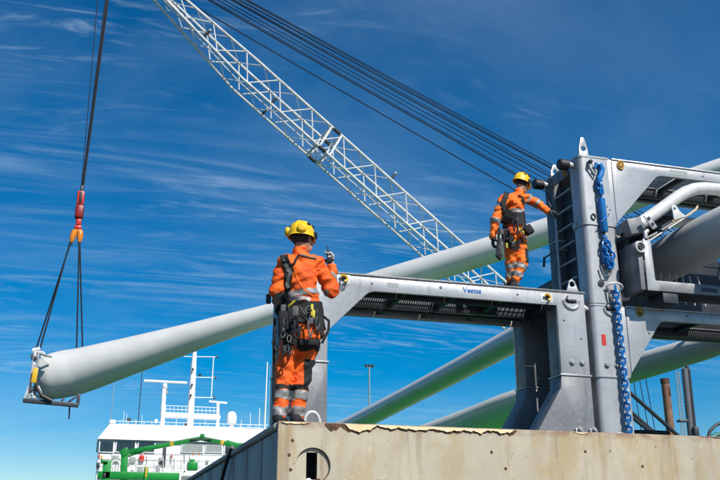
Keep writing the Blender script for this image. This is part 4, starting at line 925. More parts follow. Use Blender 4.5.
def hand(name, wrist, dirv, palm_n, thumb_side, mat, parent, curl=0.5, fist=False, sc=1.0):
    """gloved hand: palm, four fingers of different length and a thumb"""
    d = nrm(dirv); n = nrm(np.asarray(palm_n) - d * np.dot(palm_n, d)); s_ = np.cross(d, n) * thumb_side; w = np.asarray(wrist, float)
    pr = [(w, w + d * 0.05 * sc, 0.030 * sc, 0.034 * sc, (n, 0.7)), (w + d * 0.05 * sc - s_ * 0.02, w + d * 0.085 * sc - s_ * 0.024, 0.024 * sc, 0.022 * sc, (n, 0.75)), (w + d * 0.05 * sc + s_ * 0.018, w + d * 0.085 * sc + s_ * 0.022, 0.024 * sc, 0.022 * sc, (n, 0.75))]
    for i, (off, ln) in enumerate(((0.033, 0.066), (0.011, 0.076), (-0.011, 0.070), (-0.033, 0.054))):
        p = w + (d * 0.085 + s_ * off) * sc; a = 0.0
        for j, fr in enumerate((0.45, 0.32, 0.23)):
            a += curl * (0.9 if j else 0.6) * (1 + 0.1 * i); q = p + (d * math.cos(a) + n * math.sin(a)) * ln * fr * sc
            pr.append((p, q, (0.0125 - 0.001 * j) * sc, (0.0115 - 0.001 * j) * sc, None)); p = q
    p = w + (d * 0.02 + s_ * 0.03) * sc
    for j, (dl, k) in enumerate(((0.04, 0.9), (0.03, 0.45))):
        q = p + nrm(d * 0.75 + s_ * k + n * 0.45 * (1 + j * curl)) * dl * sc; pr.append((p, q, 0.0155 * sc, 0.0125 * sc, None)); p = q
    o, _, _ = sdf_mesh(name, Body(pr, 0.008), 0.0055, [mat], parent); return o

def make_person(name, label, J, fdir, hdir, hup, orange, foot_dir, glove_mats, seed, hips_w=1.0, cuff=1.0):
    """J: joints. fdir: horizontal facing of the torso."""
    f = nrm(fdir); root = thing(name, label, 'person', tuple(J['base'])); g = {}
    flat = (f, 0.72); hf = nrm(hdir); hu = nrm(np.asarray(hup) - hf * np.dot(hup, hf))
    mid = lambda a, b, t: np.asarray(a) * (1 - t) + np.asarray(b) * t
    hc = J['head']
    def core(e):      # e: how much cloth is added
        T = [(mid(J['shl'], J['shr'], 0.14), mid(J['shl'], J['shr'], 0.86), 0.070 + e, 0.070 + e, None),
             (J['chest'], J['waist'], 0.150 + e, 0.132 + e, flat), (J['waist'], J['pelvis'], 0.132 + e, 0.150 * hips_w + e, flat)]
        AR = []
        for s_ in 'lr': AR += [(J['sh' + s_], J['el' + s_], 0.056 + e, 0.047 + e, None), (J['el' + s_], J['wr' + s_], 0.046 + e, 0.033 + e * 0.8, None)]
        LG = []
        for s_ in 'lr': LG += [(J['hip' + s_], J['kn' + s_], 0.086 + e, 0.062 + e, None), (J['kn' + s_], J['an' + s_], 0.062 + e, 0.045 + e, None)]
        return T, AR, LG
    T, AR, LG = core(0.0)
    face = [(hc + hu * 0.02, hc + hu * 0.045, 0.098, 0.098, (nrm(np.cross(hf, hu)), 0.84)), (hc + hf * 0.035 - hu * 0.05, hc + hf * 0.055 - hu * 0.075, 0.062, 0.045, None),
            (hc + hf * 0.098 + hu * 0.005, hc + hf * 0.116 - hu * 0.028, 0.012, 0.017, None), (hc + hf * 0.085 - hu * 0.066, hc + hf * 0.09 - hu * 0.068, 0.02, 0.02, None)]
    rt = np.cross(hf, hu)
    for s_ in (-1, 1): face += [(hc + rt * s_ * 0.086 + hu * 0.012 - hf * 0.005, hc + rt * s_ * 0.088 - hu * 0.022, 0.017, 0.012, (rt, 0.55))]
    neck = [(J['neck'], hc - hu * 0.03, 0.056, 0.055, None)]
    hands = [(J['wr' + s_], J['wr' + s_] + nrm(J['hd' + s_]) * 0.07, 0.028, 0.024, None) for s_ in 'lr']
    feet = [(J['an' + s_], J['an' + s_] + foot_dir * 0.14 - ZZ * 0.05, 0.042, 0.032, None) for s_ in 'lr']
    def skin_zone(P):
        rel = P - hc; back = rel @ hf; hgt = rel @ hu; side = np.abs(rel @ rt)
        return np.where((hgt > -0.045) & (back < 0.035) & (side < 0.2) & (hgt < 0.2) & (np.linalg.norm(rel, axis=1) < 0.17), 1, 0)
    sdf_mesh('body', Body(T + AR + LG + face + neck + hands + feet, 0.022), 0.011, [SKIN, HAIR], root, skin_zone)
    for s_ in (-1, 1):
        e = MB().cyl(hc + hf * 0.083 + rt * s_ * 0.034 + hu * 0.018, hf, [(-0.01, 0.004), (0, 0.012), (0.008, 0.009), (0.011, 0.003)], 10).build('eye', GLASS, root)
    T, AR, LG = core(0.019)
    col_ = [(J['neck'] - ZZ * 0.06, J['neck'] + ZZ * 0.012, 0.085, 0.070, None)]
    jk = Body([T[0], T[1], (J['waist'], mid(J['waist'], J['pelvis'], 0.55), 0.156, 0.165, flat)] + AR + col_, 0.03, 0.0105, seed)
    tr = Body([(mid(J['waist'], J['pelvis'], 0.4), J['pelvis'], 0.150, 0.160 * hips_w, flat)] + [(a_, mid(a_, b_, cuff) if i_ % 2 else b_, r0, r0 + (r1 - r0) * (cuff if i_ % 2 else 1), fl) for i_, (a_, b_, r0, r1, fl) in enumerate(LG)], 0.03, 0.0095, seed + 1.7)
    g['jacket_o'], jv, jf = sdf_mesh('jacket', jk, 0.0105, [orange], root)
    g['trousers_o'], tv, tf = sdf_mesh('trousers', tr, 0.0105, [orange], root)
    both = Body(jk.p + tr.p, 0.03)
    g.update(root=root, jk=jk, tr=tr, jv=jv, jf=jf, tv=tv, tf=tf, both=both)
    for s_ in 'lr':
        a = J['an' + s_]; zf = J['base'][2]
        bt = Body([(a + ZZ * 0.06, V(a[0], a[1], zf + 0.07), 0.050, 0.052, None), (V(a[0], a[1], zf + 0.055) - foot_dir * 0.03, V(a[0], a[1], zf + 0.045) + foot_dir * 0.17, 0.052, 0.046, None)], 0.03)
        bo, _, _ = sdf_mesh('boot', bt, 0.011, [NAVY], root, cut=lambda P: (zf + 0.012) - P[:, 2])
        MB().prism([(q[0], q[1]) for q in [(0.062 * math.cos(t) , 0.06 * math.sin(t) + (0.16 if math.sin(t) > 0 else -0.03)) for t in np.linspace(0, 6.283, 20, endpoint=False)]], V(a[0], a[1], zf + 0.001), np.cross(foot_dir, ZZ), foot_dir, ZZ, 0.022).build('sole', BLACK, bo)
        h_, pn, ts, cu_ = J['hand' + s_]
        hand('glove', J['wr' + s_] + nrm(J['hd' + s_]) * 0.012, J['hd' + s_], pn, ts, glove_mats[s_], root, curl=cu_, sc=1.12)
    return g

# ---------------- the signaller on the block
Y1 = 7.95
j = lambda x, y, d=0.0: at(x, y, Y1 + d)
fw = nrm(FH * 0.95 + RT * 0.30); rr = np.cross(fw, ZZ)
J1 = dict(base=V(*at(290, 426, Y1)[:2], BZ), head=j(301.5, 240), neck=j(300, 252.5), shl=j(284.0, 264.0, -0.02), shr=j(317.0, 264.0, 0.02), ell=j(276.5, 290, 0.0), elr=j(331.5, 291, 0.05),
          wrl=j(280, 309, 0.20), wrr=j(331.5, 267.5, 0.16), chest=j(299, 277), waist=j(302.5, 302), pelvis=j(304, 322), hipl=j(294.5, 331), hipr=j(312.5, 331),
          knl=j(283.5, 374, 0.04), knr=j(301.5, 375, 0.04), anl=j(279.5, 416, 0.0), anr=j(297.0, 416, 0.0),
          hdl=nrm(RT * 0.5 + FH * 0.6 - ZZ * 0.5), hdr=nrm(ZZ - FH * 0.1))
J1['handl'] = (None, RT * 0.3 - ZZ, -1, 0.5); J1['handr'] = (None, -RT * 0.8 - FH * 0.3, -1, 0.75)
g1 = make_person('person', 'worker in orange suit and yellow helmet standing on the block, one hand raised', J1, fw, nrm(FH * 0.55 + RT * 0.9 + ZZ * 0.05), ZZ, ORANGE, nrm(FH + RT * 0.15), dict(l=GLOVEB, r=GLOVE), 0.3, 1.05)
R1 = g1['root']
helmet(R1, J1['head'] + V(0, 0, 0.045), nrm(FH * 0.88 + RT * 0.40 - ZZ * 0.02), ZZ, 1.03)
jk, tr, both = g1['jk'], g1['tr'], g1['both']
def bnd(g, garment, a, b, t0, t1, rm, mat, nm='reflective_band'):
    k = 'j' if garment == 'jk' else 't'; return band(nm, g[garment], g[k + 'v'], g[k + 'f'], seg_sel(a, b, t0, t1, rm), mat, g['root'])
bnd(g1, 'jk', J1['chest'], J1['waist'], 0.60, 0.83, 0.26, REFL)
for s_ in 'lr':
    bnd(g1, 'jk', J1['el' + s_], J1['wr' + s_], 0.42, 0.66, 0.12, REFL)
    bnd(g1, 'tr', J1['kn' + s_], J1['an' + s_], 0.42, 0.63, 0.13, REFL); bnd(g1, 'tr', J1['kn' + s_], J1['an' + s_], 0.82, 1.03, 0.13, REFL)
    bnd(g1, 'tr', J1['kn' + s_], J1['an' + s_], 0.30, 0.40, 0.13, NAVY, 'dark_band')
kr, ar_ = J1['knr'], J1['anr']; hr_ = J1['hipr']
def knee_sel(P):
    out = (P - kr) @ RT; z = P[:, 2]; return (out > 0.028) & (z < kr[2] + 0.13) & (z > kr[2] - 0.15) & (out < 0.14)
band('knee_patch', tr, g1['tv'], g1['tf'], knee_sel, NAVY, R1)
band('pocket_flap', tr, g1['tv'], g1['tf'], lambda P: (((P - hr_) @ RT) > 0.03) & (P[:, 2] < hr_[2] - 0.14) & (P[:, 2] > hr_[2] - 0.19), NAVY, R1)
# harness
def onb(pts, body): 
    out = []
    for x, y in pts:
        p = march(body, x, y)
        if p is not None: out.append(p)
    return out
def pxstrap(nm, body, pts, w, mat, R, **kw):
    q = onb(pts, body)
    return strap(nm, body, q, w, mat, R, **kw) if len(q) > 1 else None
ax1 = nrm(J1['pelvis'] - J1['waist'])
for t, w, m in ((0.35, 0.075, WEB), (0.72, 0.10, WEB), (1.12, 0.085, WEB)):
    loop_strap('harness_belt', both, J1['waist'] + (J1['pelvis'] - J1['waist']) * t, ax1, 0.24, w, m, R1, th=0.016)
pxstrap('shoulder_strap', jk, [(284, 256.5), (286, 262), (288, 272), (288, 286), (287, 300), (287, 312)], 0.075, WEB, R1, th=0.02)
pxstrap('shoulder_strap', jk, [(285.5, 263), (287.5, 273), (287.5, 287)], 0.035, GREYW, R1, lift=0.028)
pxstrap('shoulder_strap', jk, [(300, 255), (295, 260), (290.5, 267), (289, 275)], 0.022, WEB, R1)
pxstrap('shoulder_strap', jk, [(301, 255.5), (308, 257.5), (316, 258.5)], 0.018, GREYW, R1)
pxstrap('back_seam', jk, [(294, 266), (297, 278), (303, 288), (313, 296)], 0.012, ORANGE2, R1, th=0.004, lift=0.002)
pxstrap('hem_band', jk, [(291, 299), (300, 298.5), (310, 300.5), (322, 307)], 0.04, REFL, R1, lift=0.012)
pxstrap('hem_band', jk, [(290, 304), (300, 302), (311, 305), (323, 312)], 0.022, WEB, R1, lift=0.016)
for pts, w, m in (([(283, 313), (287, 330), (292, 345)], 0.075, WEB), ([(294, 318), (290, 332), (286, 346)], 0.05, WEB), ([(291, 338), (300, 348), (310, 347), (318, 341)], 0.06, WEB), ([(279, 342), (284, 348), (291, 350)], 0.055, WEB),
                  ([(283, 323), (284, 333), (283, 338)], 0.03, REDW), ([(298, 344), (303, 342), (306, 339)], 0.026, LIMEW), ([(290, 307), (293, 304), (296, 301)], 0.022, LIMEW), ([(278, 346), (281, 343)], 0.028, LIMEW), ([(306, 322), (313, 323), (320, 326)], 0.03, WEB)):
    pxstrap('harness_strap', both, pts, w, m, R1, lift=0.02)
def pp(x, y, d): return march(both, x, y) - FH * d if march(both, x, y) is not None else at(x, y, Y1 - 0.15)
c = pp(286, 326, 0.02); pouch('tool_pouch', c, RT * 0.065, FH * 0.05, ZZ * 0.13 - RT * 0.01, WEB, R1, 0.025)
c = pp(309, 333, 0.03); pb = pouch('side_bag', c, RT * 0.10, FH * 0.05, ZZ * 0.085 - RT * 0.01, ORANGE, R1, 0.035)
MB().obox(c + ZZ * 0.088 - FH * 0.004, RT * 0.105, FH * 0.055, ZZ * 0.012).build('bag_rim', WEB, pb, bev=0.008)
MB().obox(c - ZZ * 0.10 + RT * 0.0, RT * 0.085, FH * 0.052, ZZ * 0.03).build('bag_base', WEB, pb, bev=0.02)
c = pp(318, 328, 0.0) + RT * 0.01; pouch('bag', c, RT * 0.04, FH * 0.06, ZZ * 0.10, WEB, R1, 0.03)
c = pp(300, 316, 0.02); pouch('back_pad', c, RT * 0.12, FH * 0.03, ZZ * 0.075, WEB, R1, 0.025)
c = pp(309.5, 311.5, 0.04); MB().tube([c + RT * 0.036 * math.cos(q) + ZZ * 0.036 * math.sin(q) for q in np.linspace(0, 6.283, 18, endpoint=False)], 0.009, 7, closed=True).build('d_ring', GREYW, R1)
c = pp(285.5, 259, 0.025); MB().tube([c + RT * 0.022 * math.cos(q) + ZZ * 0.03 * math.sin(q) for q in np.linspace(0, 6.283, 14, endpoint=False)], 0.008, 6, closed=True).build('d_ring', DARKST, R1)
pouch('belt_radio', at(268.5, 299, Y1 + 0.05), RT * 0.022, FH * 0.02, ZZ * 0.045, BLACK, R1, 0.008)
MB().tube([at(275, 318, Y1 - 0.12), at(274, 335, Y1 - 0.14), at(274.5, 360, Y1 - 0.10), at(274, 385, Y1 - 0.08), at(273.5, 402, Y1 - 0.07)], 0.014, 7).build('lanyard', WEB, R1)
MB().tube([at(276, 330, Y1 - 0.14), at(272.5, 343, Y1 - 0.15), at(275, 352, Y1 - 0.13), at(278, 346, Y1 - 0.12)], 0.010, 6).build('lanyard', WEB, R1)
MB().tube([at(322, 315, Y1 - 0.10), at(329, 321, Y1 - 0.11), at(328.5, 330, Y1 - 0.12), at(322, 343, Y1 - 0.13)], 0.013, 7).build('lanyard', WEB, R1)
for x, y in ((278, 350), (291, 351), (317, 341)):
    p = at(x, y, Y1 - 0.19); MB().tube([p + RT * 0.016 * math.cos(q) + ZZ * 0.03 * math.sin(q) for q in np.linspace(0, 6.283, 12, endpoint=False)], 0.006, 6, closed=True).build('carabiner', DARKST, R1)

rnd = random.Random(5)
def clutter(R, xs, y0, y1, depth, Yp, cnt, sc):
    for i in range(cnt):
        x, y = rnd.uniform(*xs), rnd.uniform(y0, y1); p = at(x, y, Yp - depth - rnd.uniform(0, 0.04)); kind = i % 4
        if kind == 0:
            MB().tube([p + RT * 0.017 * math.cos(q) + ZZ * 0.034 * math.sin(q) + FH * 0.01 * math.sin(q) for q in np.linspace(0, 6.283, 12, endpoint=False)], 0.0055, 6, closed=True).build('carabiner', rnd.choice([GREYW, DARKST, BLACK]), R)
        elif kind == 1:
            e = p + RT * rnd.uniform(-0.12, 0.12) * sc - ZZ * rnd.uniform(0.02, 0.10) * sc; m_ = (p + e) / 2 - ZZ * rnd.uniform(0.05, 0.12) * sc
            MB().tube(spline([p, m_, e], 6), 0.009, 6).build('lanyard', rnd.choice([WEB, BLACK, GREYW]), R)
        elif kind == 2:
            MB().obox(p, RT * rnd.uniform(0.012, 0.03), FH * 0.012, ZZ * rnd.uniform(0.02, 0.05)).build('buckle', rnd.choice([GREYW, BLACK, WEB]), R, bev=0.005)
        else:
            MB().obox(p, RT * 0.012 + ZZ * rnd.uniform(-0.01, 0.01), FH * 0.006, ZZ * rnd.uniform(0.03, 0.06)).build('webbing_tail', rnd.choice([WEB, BLACK, LIMEW, REDW]), R, bev=0.003)
clutter(R1, (280, 300), 306, 352, 0.20, Y1, 22, 1.0)
clutter(R1, (300, 322), 306, 322, 0.20, Y1, 10, 1.0)

rd = thing('handheld_radio', 'small dark handheld radio gripped in the raised glove', 'radio', tuple(at(329.5, 262, Y1 + 0.16)))
rc = at(329.2, 257.0, Y1 + 0.13)
MB().obox(rc, RT * 0.024, FH * 0.016, ZZ * 0.058 - RT * 0.006).build('case', BLACK, rd, bev=0.007)
MB().obox(rc - FH * 0.0175 + ZZ * 0.012, RT * 0.015, FH * 0.002, ZZ * 0.02).build('face_plate', PALE, rd, bev=0.001)
MB().tube([rc + ZZ * 0.055 - RT * 0.012, rc + ZZ * 0.115 - RT * 0.018], 0.006, 7).build('aerial', BLACK, rd)

# ---------------- the worker on the frame, reaching for the ladder
Y2 = 11.42
ZD = 5.142
j = lambda x, y, d=0.0: at(x, y, Y2 + d)
fw2 = nrm(RT * 0.75 + FH * 0.65)
foot2 = at(514, 288, Y2)
J2 = dict(base=V(foot2[0], foot2[1], ZD), head=j(522, 184.5), neck=j(518.5, 193), shl=j(503.5, 199.5, -0.1), shr=j(525.5, 198.0, 0.12), ell=j(495.5, 220, -0.12), elr=j(537.0, 203.5, 0.05),
          wrl=j(493, 237, -0.10), wrr=j(547.0, 210.5, -0.02), chest=j(514.5, 205), waist=j(514, 220), pelvis=j(514.5, 231), hipl=j(510, 238, -0.03), hipr=j(519.5, 238, 0.05),
          knl=j(511, 262, 0.06), knr=j(522.5, 262.5, -0.02), anl=j(510.5, 286, 0.10), anr=j(514.0, 285, -0.02), hdl=nrm(-ZZ - RT * 0.05), hdr=nrm(RT * 0.95 - ZZ * 0.22))
J2['handl'] = (None, RT, 1, 0.55); J2['handr'] = (None, -ZZ * 0.6 + FH * 0.5, -1, 0.5)
g2 = make_person('person', 'worker in orange suit and yellow helmet on the portal frame, reaching for the ladder', J2, fw2, nrm(RT * 0.72 + FH * 0.55 - ZZ * 0.30), ZZ, ORANGE2, nrm(RT * 0.7 + FH * 0.6), dict(l=GLOVEB, r=GLOVEB), 2.1, 1.0, 0.74)
R2 = g2['root']
helmet(R2, J2['head'] + V(0, 0, 0.05), nrm(RT * 0.78 + FH * 0.5 - ZZ * 0.25), nrm(ZZ + RT * 0.2), 1.0, muffs=False)
jk, tr, both = g2['jk'], g2['tr'], g2['both']
bnd(g2, 'jk', J2['chest'], J2['waist'], 0.45, 0.72, 0.26, REFL)
for s_ in 'lr':
    bnd(g2, 'jk', J2['el' + s_], J2['wr' + s_], -0.05, 0.2, 0.12, REFL); bnd(g2, 'jk', J2['sh' + s_], J2['el' + s_], 0.25, 0.45, 0.12, REFL)
    bnd(g2, 'tr', J2['kn' + s_], J2['an' + s_], 0.10, 0.32, 0.13, REFL); bnd(g2, 'tr', J2['kn' + s_], J2['an' + s_], 0.48, 0.68, 0.13, REFL)
kr2 = J2['knr']
band('knee_patch', tr, g2['tv'], g2['tf'], lambda P: (((P - kr2) @ RT) > 0.035) & (P[:, 2] < kr2[2] + 0.20) & (P[:, 2] > kr2[2] - 0.02), NAVY, R2)
ax2 = nrm(J2['pelvis'] - J2['waist'])
for t, w in ((-0.1, 0.10), (0.45, 0.09)): loop_strap('harness_belt', both, J2['waist'] + (J2['pelvis'] - J2['waist']) * t, ax2, 0.24, w, WEB, R2, th=0.016)
pxstrap('shoulder_strap', jk, [(513.5, 190.5), (507, 194), (503.5, 201), (503, 212), (502.5, 222)], 0.075, WEB, R2, th=0.022)
pxstrap('shoulder_strap', jk, [(519, 195.5), (524, 204), (526, 213), (527, 222)], 0.05, WEB, R2)
pxstrap('shoulder_strap', jk, [(504, 206), (509, 213), (514, 218)], 0.04, WEB, R2)
for pts, w, m in (([(505, 226), (508, 236), (514, 243), (522, 240)], 0.07, WEB), ([(503, 224), (503, 235), (505, 243)], 0.08, WEB), ([(522, 224), (527, 231), (533, 238)], 0.06, WEB), ([(506, 240), (512, 248), (520, 247)], 0.05, WEB), ([(512, 243), (514, 240)], 0.03, LIMEW), ([(505, 217), (508, 212)], 0.025, LIMEW), ([(518, 228), (523, 233)], 0.03, LIMEW)):
    pxstrap('harness_strap', both, pts, w, m, R2, lift=0.02)
def pp(x, y, d):
    q = march(both, x, y); return q - FH * d if q is not None else at(x, y, Y2 - 0.15)
pouch('tool_pouch', pp(506, 236, 0.03), RT * 0.07, FH * 0.05, ZZ * 0.10, WEB, R2, 0.03)
pouch('orange_pouch', pp(511.5, 232, 0.05), RT * 0.06, FH * 0.04, ZZ * 0.055, ORANGE, R2, 0.025)
pouch('side_pouch', pp(527, 230, 0.02) + RT * 0.02, RT * 0.055 + ZZ * 0.03, FH * 0.05, ZZ * 0.06 - RT * 0.035, WEB, R2, 0.02)
MB().tube([at(499, 228, Y2 - 0.2), at(498.5, 240, Y2 - 0.24), at(497.5, 252, Y2 - 0.24)], 0.022, 7).build('lanyard', WEB, R2)
MB().tube([at(498.5, 249, Y2 - 0.24), at(497, 256, Y2 - 0.24), at(499.5, 259, Y2 - 0.24), at(501, 254, Y2 - 0.24)], 0.026, 7).build('lanyard_hook', BLACK, R2)
MB().tube([at(500, 238, Y2 - 0.24), at(501.5, 247, Y2 - 0.24), at(500.5, 252, Y2 - 0.23)], 0.016, 6).build('lanyard', GREYW, R2)

clutter(R2, (501, 524), 220, 246, 0.19, Y2, 16, 0.9)

# ------------------------------------------------------------------ ship
SY = 95.0
sp = lambda x, y, d=0.0: at(x, y, SY + d)
sh = thing('ship', 'white ship superstructure with bridge windows and radar mast', 'ship', (12, 100, -3))
X0 = 0.25; XS = 26.0; zr0, zr1, zw = 11.50, 13.0, 11.42
MB().box(X0 + 0.12, XS, SY + 0.05, SY + 14, 3.0, zr0 - 0.02).build('bridge_house', WHITE, sh, bev=0.05)
vs = [(X0 - 0.1, SY - 0.35, zr0), (XS + 0.4, SY - 0.35, zr0), (XS + 0.4, SY + 14.5, zr0), (X0 - 0.1, SY + 14.5, zr0), (X0 + 1.0, SY + 1.3, zr1 + 0.2), (XS - 1, SY + 1.3, zr1 + 0.2), (XS - 1, SY + 13, zr1 + 0.2), (X0 + 1.0, SY + 13, zr1 + 0.2)]
MB().add(vs, [(3, 2, 1, 0), (4, 5, 6, 7), (0, 1, 5, 4), (1, 2, 6, 5), (2, 3, 7, 6), (3, 0, 4, 7)]).build('roof', WHITE, sh, bev=0.04)
MB().box(X0 + 0.2, XS, SY - 0.16, SY + 0.0, zr0 - 0.14, zr0 - 0.02).build('eave', GREYPANEL, sh)
def pane(xa, xb, ya, yb, mat=GLASS):
    a, b = sp(xa, yb), sp(xb, ya)
    w_ = MB().box(a[0] - 0.12, b[0] + 0.12, SY - 0.09, SY + 0.04, a[2] - 0.12, b[2] + 0.12).build('window', WHITE, sh, bev=0.02)
    MB().box(a[0], b[0], SY - 0.12, SY - 0.092, a[2], b[2]).build('pane', mat, w_, smooth=False)
for xa, xb in ((99.7, 113.6), (116.3, 135.2), (138.3, 154.5)): pane(xa, xb, 441.8, 451.4)
for xa, xb in ((182, 203), (206, 222)): pane(xa, xb, 443, 451.5, GREYPANEL)
pane(225, 236, 442.5, 454)
a, b = sp(162.0, 467), sp(166.5, 446.5); dr = MB().box(a[0], b[0], SY - 0.1, SY + 0.03, a[2], b[2]).build('door', DARKST, sh, bev=0.03)
a, b = sp(139, 461.5), sp(144.4, 455.5); MB().box(a[0], b[0], SY - 0.3, SY, a[2], b[2]).build('life_jacket_box', RED, sh, bev=0.05)
for x0, x1, y0, y1, m in ((98.4, 100, 454.5, 458, RED), (101.0, 102.8, 455.5, 459, YELLOW), (171, 172.5, 455, 458, RED)):
    a, b = sp(x0, y1), sp(x1, y0); MB().box(a[0], b[0], SY - 0.06, SY - 0.0, a[2], b[2]).build('notice', m, sh)
a, b = sp(96.0, 468.5), sp(100.0, 463); MB().box(a[0], b[0], SY - 0.5, SY + 0.06, a[2], b[2]).build('wing_fender', DARKST, sh, bev=0.05)
for y in (459.8, 464.6, 470.5):
    MB().tube([sp(114, y, -1.2), sp(262, y + 3.2, -1.2)], 0.03, 6).build('rail', GREYPANEL, sh)
for x in range(118, 262, 9): MB().tube([sp(x, 459.8, -1.2), sp(x, 472.5, -1.2)], 0.028, 5).build('stanchion', GREYPANEL, sh)
MB().box(X0 + 0.4, XS, SY - 1.6, SY + 0.04, sp(150, 474)[2] - 0.25, sp(150, 474)[2]).build('walkway', WHITE, sh, bev=0.04)
MB().box(X0 - 1.5, XS + 3, SY - 1.4, SY + 16, 2.0, 6.6).build('lower_house', WHITE, sh, bev=0.08)
hull = [(-1.6, 2.2), (0.2, -3.2), (28, -3.2), (30, 2.2)]
MB().prism(hull, (0, SY - 8, 0), (1, 0, 0), (0, 0, 1), (0, 1, 0), 70).build('hull', GREEN, sh, bev=0.2)
rs = random.Random(11)
for i in range(9):
    x = rs.uniform(104, 235); y0 = rs.uniform(452, 458); MB().tube([sp(x, y0, -0.06), sp(x + 0.2, y0 + rs.uniform(6, 16), -0.06)], rs.choice([0.03, 0.05]), 6).build('pipe', rs.choice([GREYPANEL, WHITE, GREYPANEL]), sh)
for i in range(10):
    x, y = rs.uniform(104, 240), rs.uniform(453, 470); a = sp(x, y); w_ = rs.uniform(0.12, 0.3)
    MB().box(a[0] - w_, a[0] + w_, SY - 0.16, SY + 0.04, a[2] - w_ * rs.uniform(0.6, 1.5), a[2] + w_).build('wall_box', rs.choice([GREYPANEL, GREYPANEL, DARKST, WHITE, ORANGEP]), sh, bev=0.02)
for y in (452.8, 459.0, 466.0): MB().tube([sp(99, y, -0.02), sp(262, y + 3.0, -0.02)], 0.02, 5).build('plate_seam', GREYPANEL, sh)
for x in (104.5, 109, 121, 126, 130, 143, 149): MB().tube([sp(x, 442, -0.14), sp(x + 0.6, 448, -0.16)], 0.025, 5).build('window_wiper', DARKST, sh)
# antennas, mast, radar
MY = 5.0
def tubs(nm, pts, r, mat=WHITE, d=MY): return MB().tube([sp(x, y, d) for x, y in pts], [k * 0.8 for k in r] if isinstance(r, list) else (r * 0.62 if r < 0.12 else r * 0.85), 8).build(nm, mat, sh)
tubs('mast', [(189.5, 430), (191, 405), (193, 375), (194.6, 352)], [0.50, 0.46, 0.42, 0.30])
tubs('mast_top', [(194.6, 353), (194.9, 348.5)], 0.10, DARKST)
for y, x1, x0 in ((356.6, 215.5, 184.0), (377.3, 214.2, 194), (397.4, 213, 192.6)):
    tubs('yard', [(x0, y), (x1, y + 0.4)], 0.075); tubs('lamp', [(x1 + 0.2, y + 0.4), (x1 + 2.2, y + 0.4)], 0.16, DARKST)
tubs('yard_stay', [(213.6, 356.6), (211.2, 397.6)], 0.10)
for x, y in ((192.8, 369.5), (190.8, 395.5), (192.0, 385), (200.0, 375.2)): tubs('lamp', [(x, y - 1.2), (x - 0.1, y + 1.2)], 0.18 if x > 199 else 0.12, DARKST, MY - 0.5)
tubs('radar_post', [(162.2, 428), (163.0, 408), (164.3, 386)], 0.30)
tubs('radar_gearbox', [(163.5, 387), (167, 386.3)], 0.42)
tubs('radar_scanner', [(144, 380.8), (187, 383)], 0.17)
tubs('radar_lamp', [(166.3, 390.5), (166.8, 394)], 0.2, GREYPANEL)
tubs('platform', [(161.3, 415.5), (220, 418.0)], 0.34)
tubs('post', [(217.5, 430), (217.8, 405)], 0.22)
tubs('radar_scanner', [(209, 401.5), (227, 403.2)], 0.14)
tubs('radar_gearbox', [(216.5, 404.2), (219.3, 404.4)], 0.30)
for y in (405.5, 409, 412.5): tubs('platform_rail', [(163, y), (217, y + 2.2)], 0.05)
for x in range(166, 217, 4): tubs('platform_stanchion', [(x, 405.5 + (x - 163) * 0.04), (x - 0.1, 416)], 0.04)
a = sp(231.5, 421.5, MY)
MB().cyl(a, ZZ, [(-1.0, 0.25), (-0.25, 0.28), (-0.2, 0.52), (0.5, 0.56), (0.85, 0.46), (1.05, 0.25), (1.1, 0.08)], 18).build('radome', WHITE, sh, ang=60)
for x, yb, yt, r, m in ((110.5, 424, 385, 0.06, GREYPANEL), (138, 424, 371, 0.07, DARKST), (123, 425, 411, 0.04, WHITE), (126, 425, 414, 0.04, WHITE), (141.5, 425, 415, 0.04, WHITE), (151, 425, 418, 0.04, GREYPANEL), (250, 428, 413, 0.05, WHITE), (259, 428, 408, 0.07, WHITE), (176, 427, 419, 0.04, WHITE), (241, 428, 420, 0.05, WHITE), (205, 427, 419, 0.04, WHITE)):
    tubs('antenna', [(x, yb), (x + (360 - x) * 0.00036 * (yb - yt) , yt)], r, m, 3.0)
for y in (421.5, 424.6): tubs('roof_rail', [(110, y - 0.6), (268, y + 3.8)], 0.045, WHITE, 2.6)
for x in range(112, 268, 8): tubs('roof_stanchion', [(x, 420.8 + (x - 110) * 0.028), (x, 428)], 0.04, WHITE, 2.6)
for x, y, w_, m in ((129, 420.5, 2.0, DARKST), (112.5, 422.5, 3.2, WHITE), (156, 421.8, 1.6, WHITE), (185.5, 425, 1.2, DARKST), (135.5, 421.8, 1.0, GREYPANEL)):
    a = sp(x, y, 3.0); MB().box(a[0] - w_ * .1, a[0] + w_ * .1, a[1] - 0.2, a[1] + 0.2, a[2] - 0.15, a[2] + 0.25).build('roof_fitting', m, sh, bev=0.05)

# green deck crane in front of the ship's bridge
gc = thing('deck_crane', 'green knuckle boom crane folded in front of the white ship bridge', 'crane', tuple(at(123, 490, 88)))
gp = lambda x, y, d=0.0: at(x, y, 88 + d)
def gbar(nm, a, b, w_, mat=GREEN, d=0.0): MB().bar(gp(*a, d), gp(*b, d), w_, w_ * 0.9, (0, 1, 0)).build(nm, mat, gc, bev=0.05)
gbar('pillar', (122.5, 500), (124.8, 449), 0.62); gbar('pillar_head', (121, 455), (128.5, 450.5), 0.7)
gbar('main_boom', (126, 452.5), (200, 438.6), 0.42); gbar('jib', (200, 438.4), (242, 446.0), 0.40)
gbar('jib_head', (200, 437.0), (204, 437.8), 0.62); gbar('ram', (128, 456.5), (158, 446.2), 0.17)
gbar('warning_band', (169.5, 444.2), (173.5, 443.4), 0.44, YELLOW); gbar('warning_band', (220, 442.0), (224, 442.8), 0.42, YELLOW)
gbar('jib_end', (226, 443), (240, 447), 0.58); gbar('hose', (190, 440), (212, 439.3), 0.12, DARKST, -0.3)
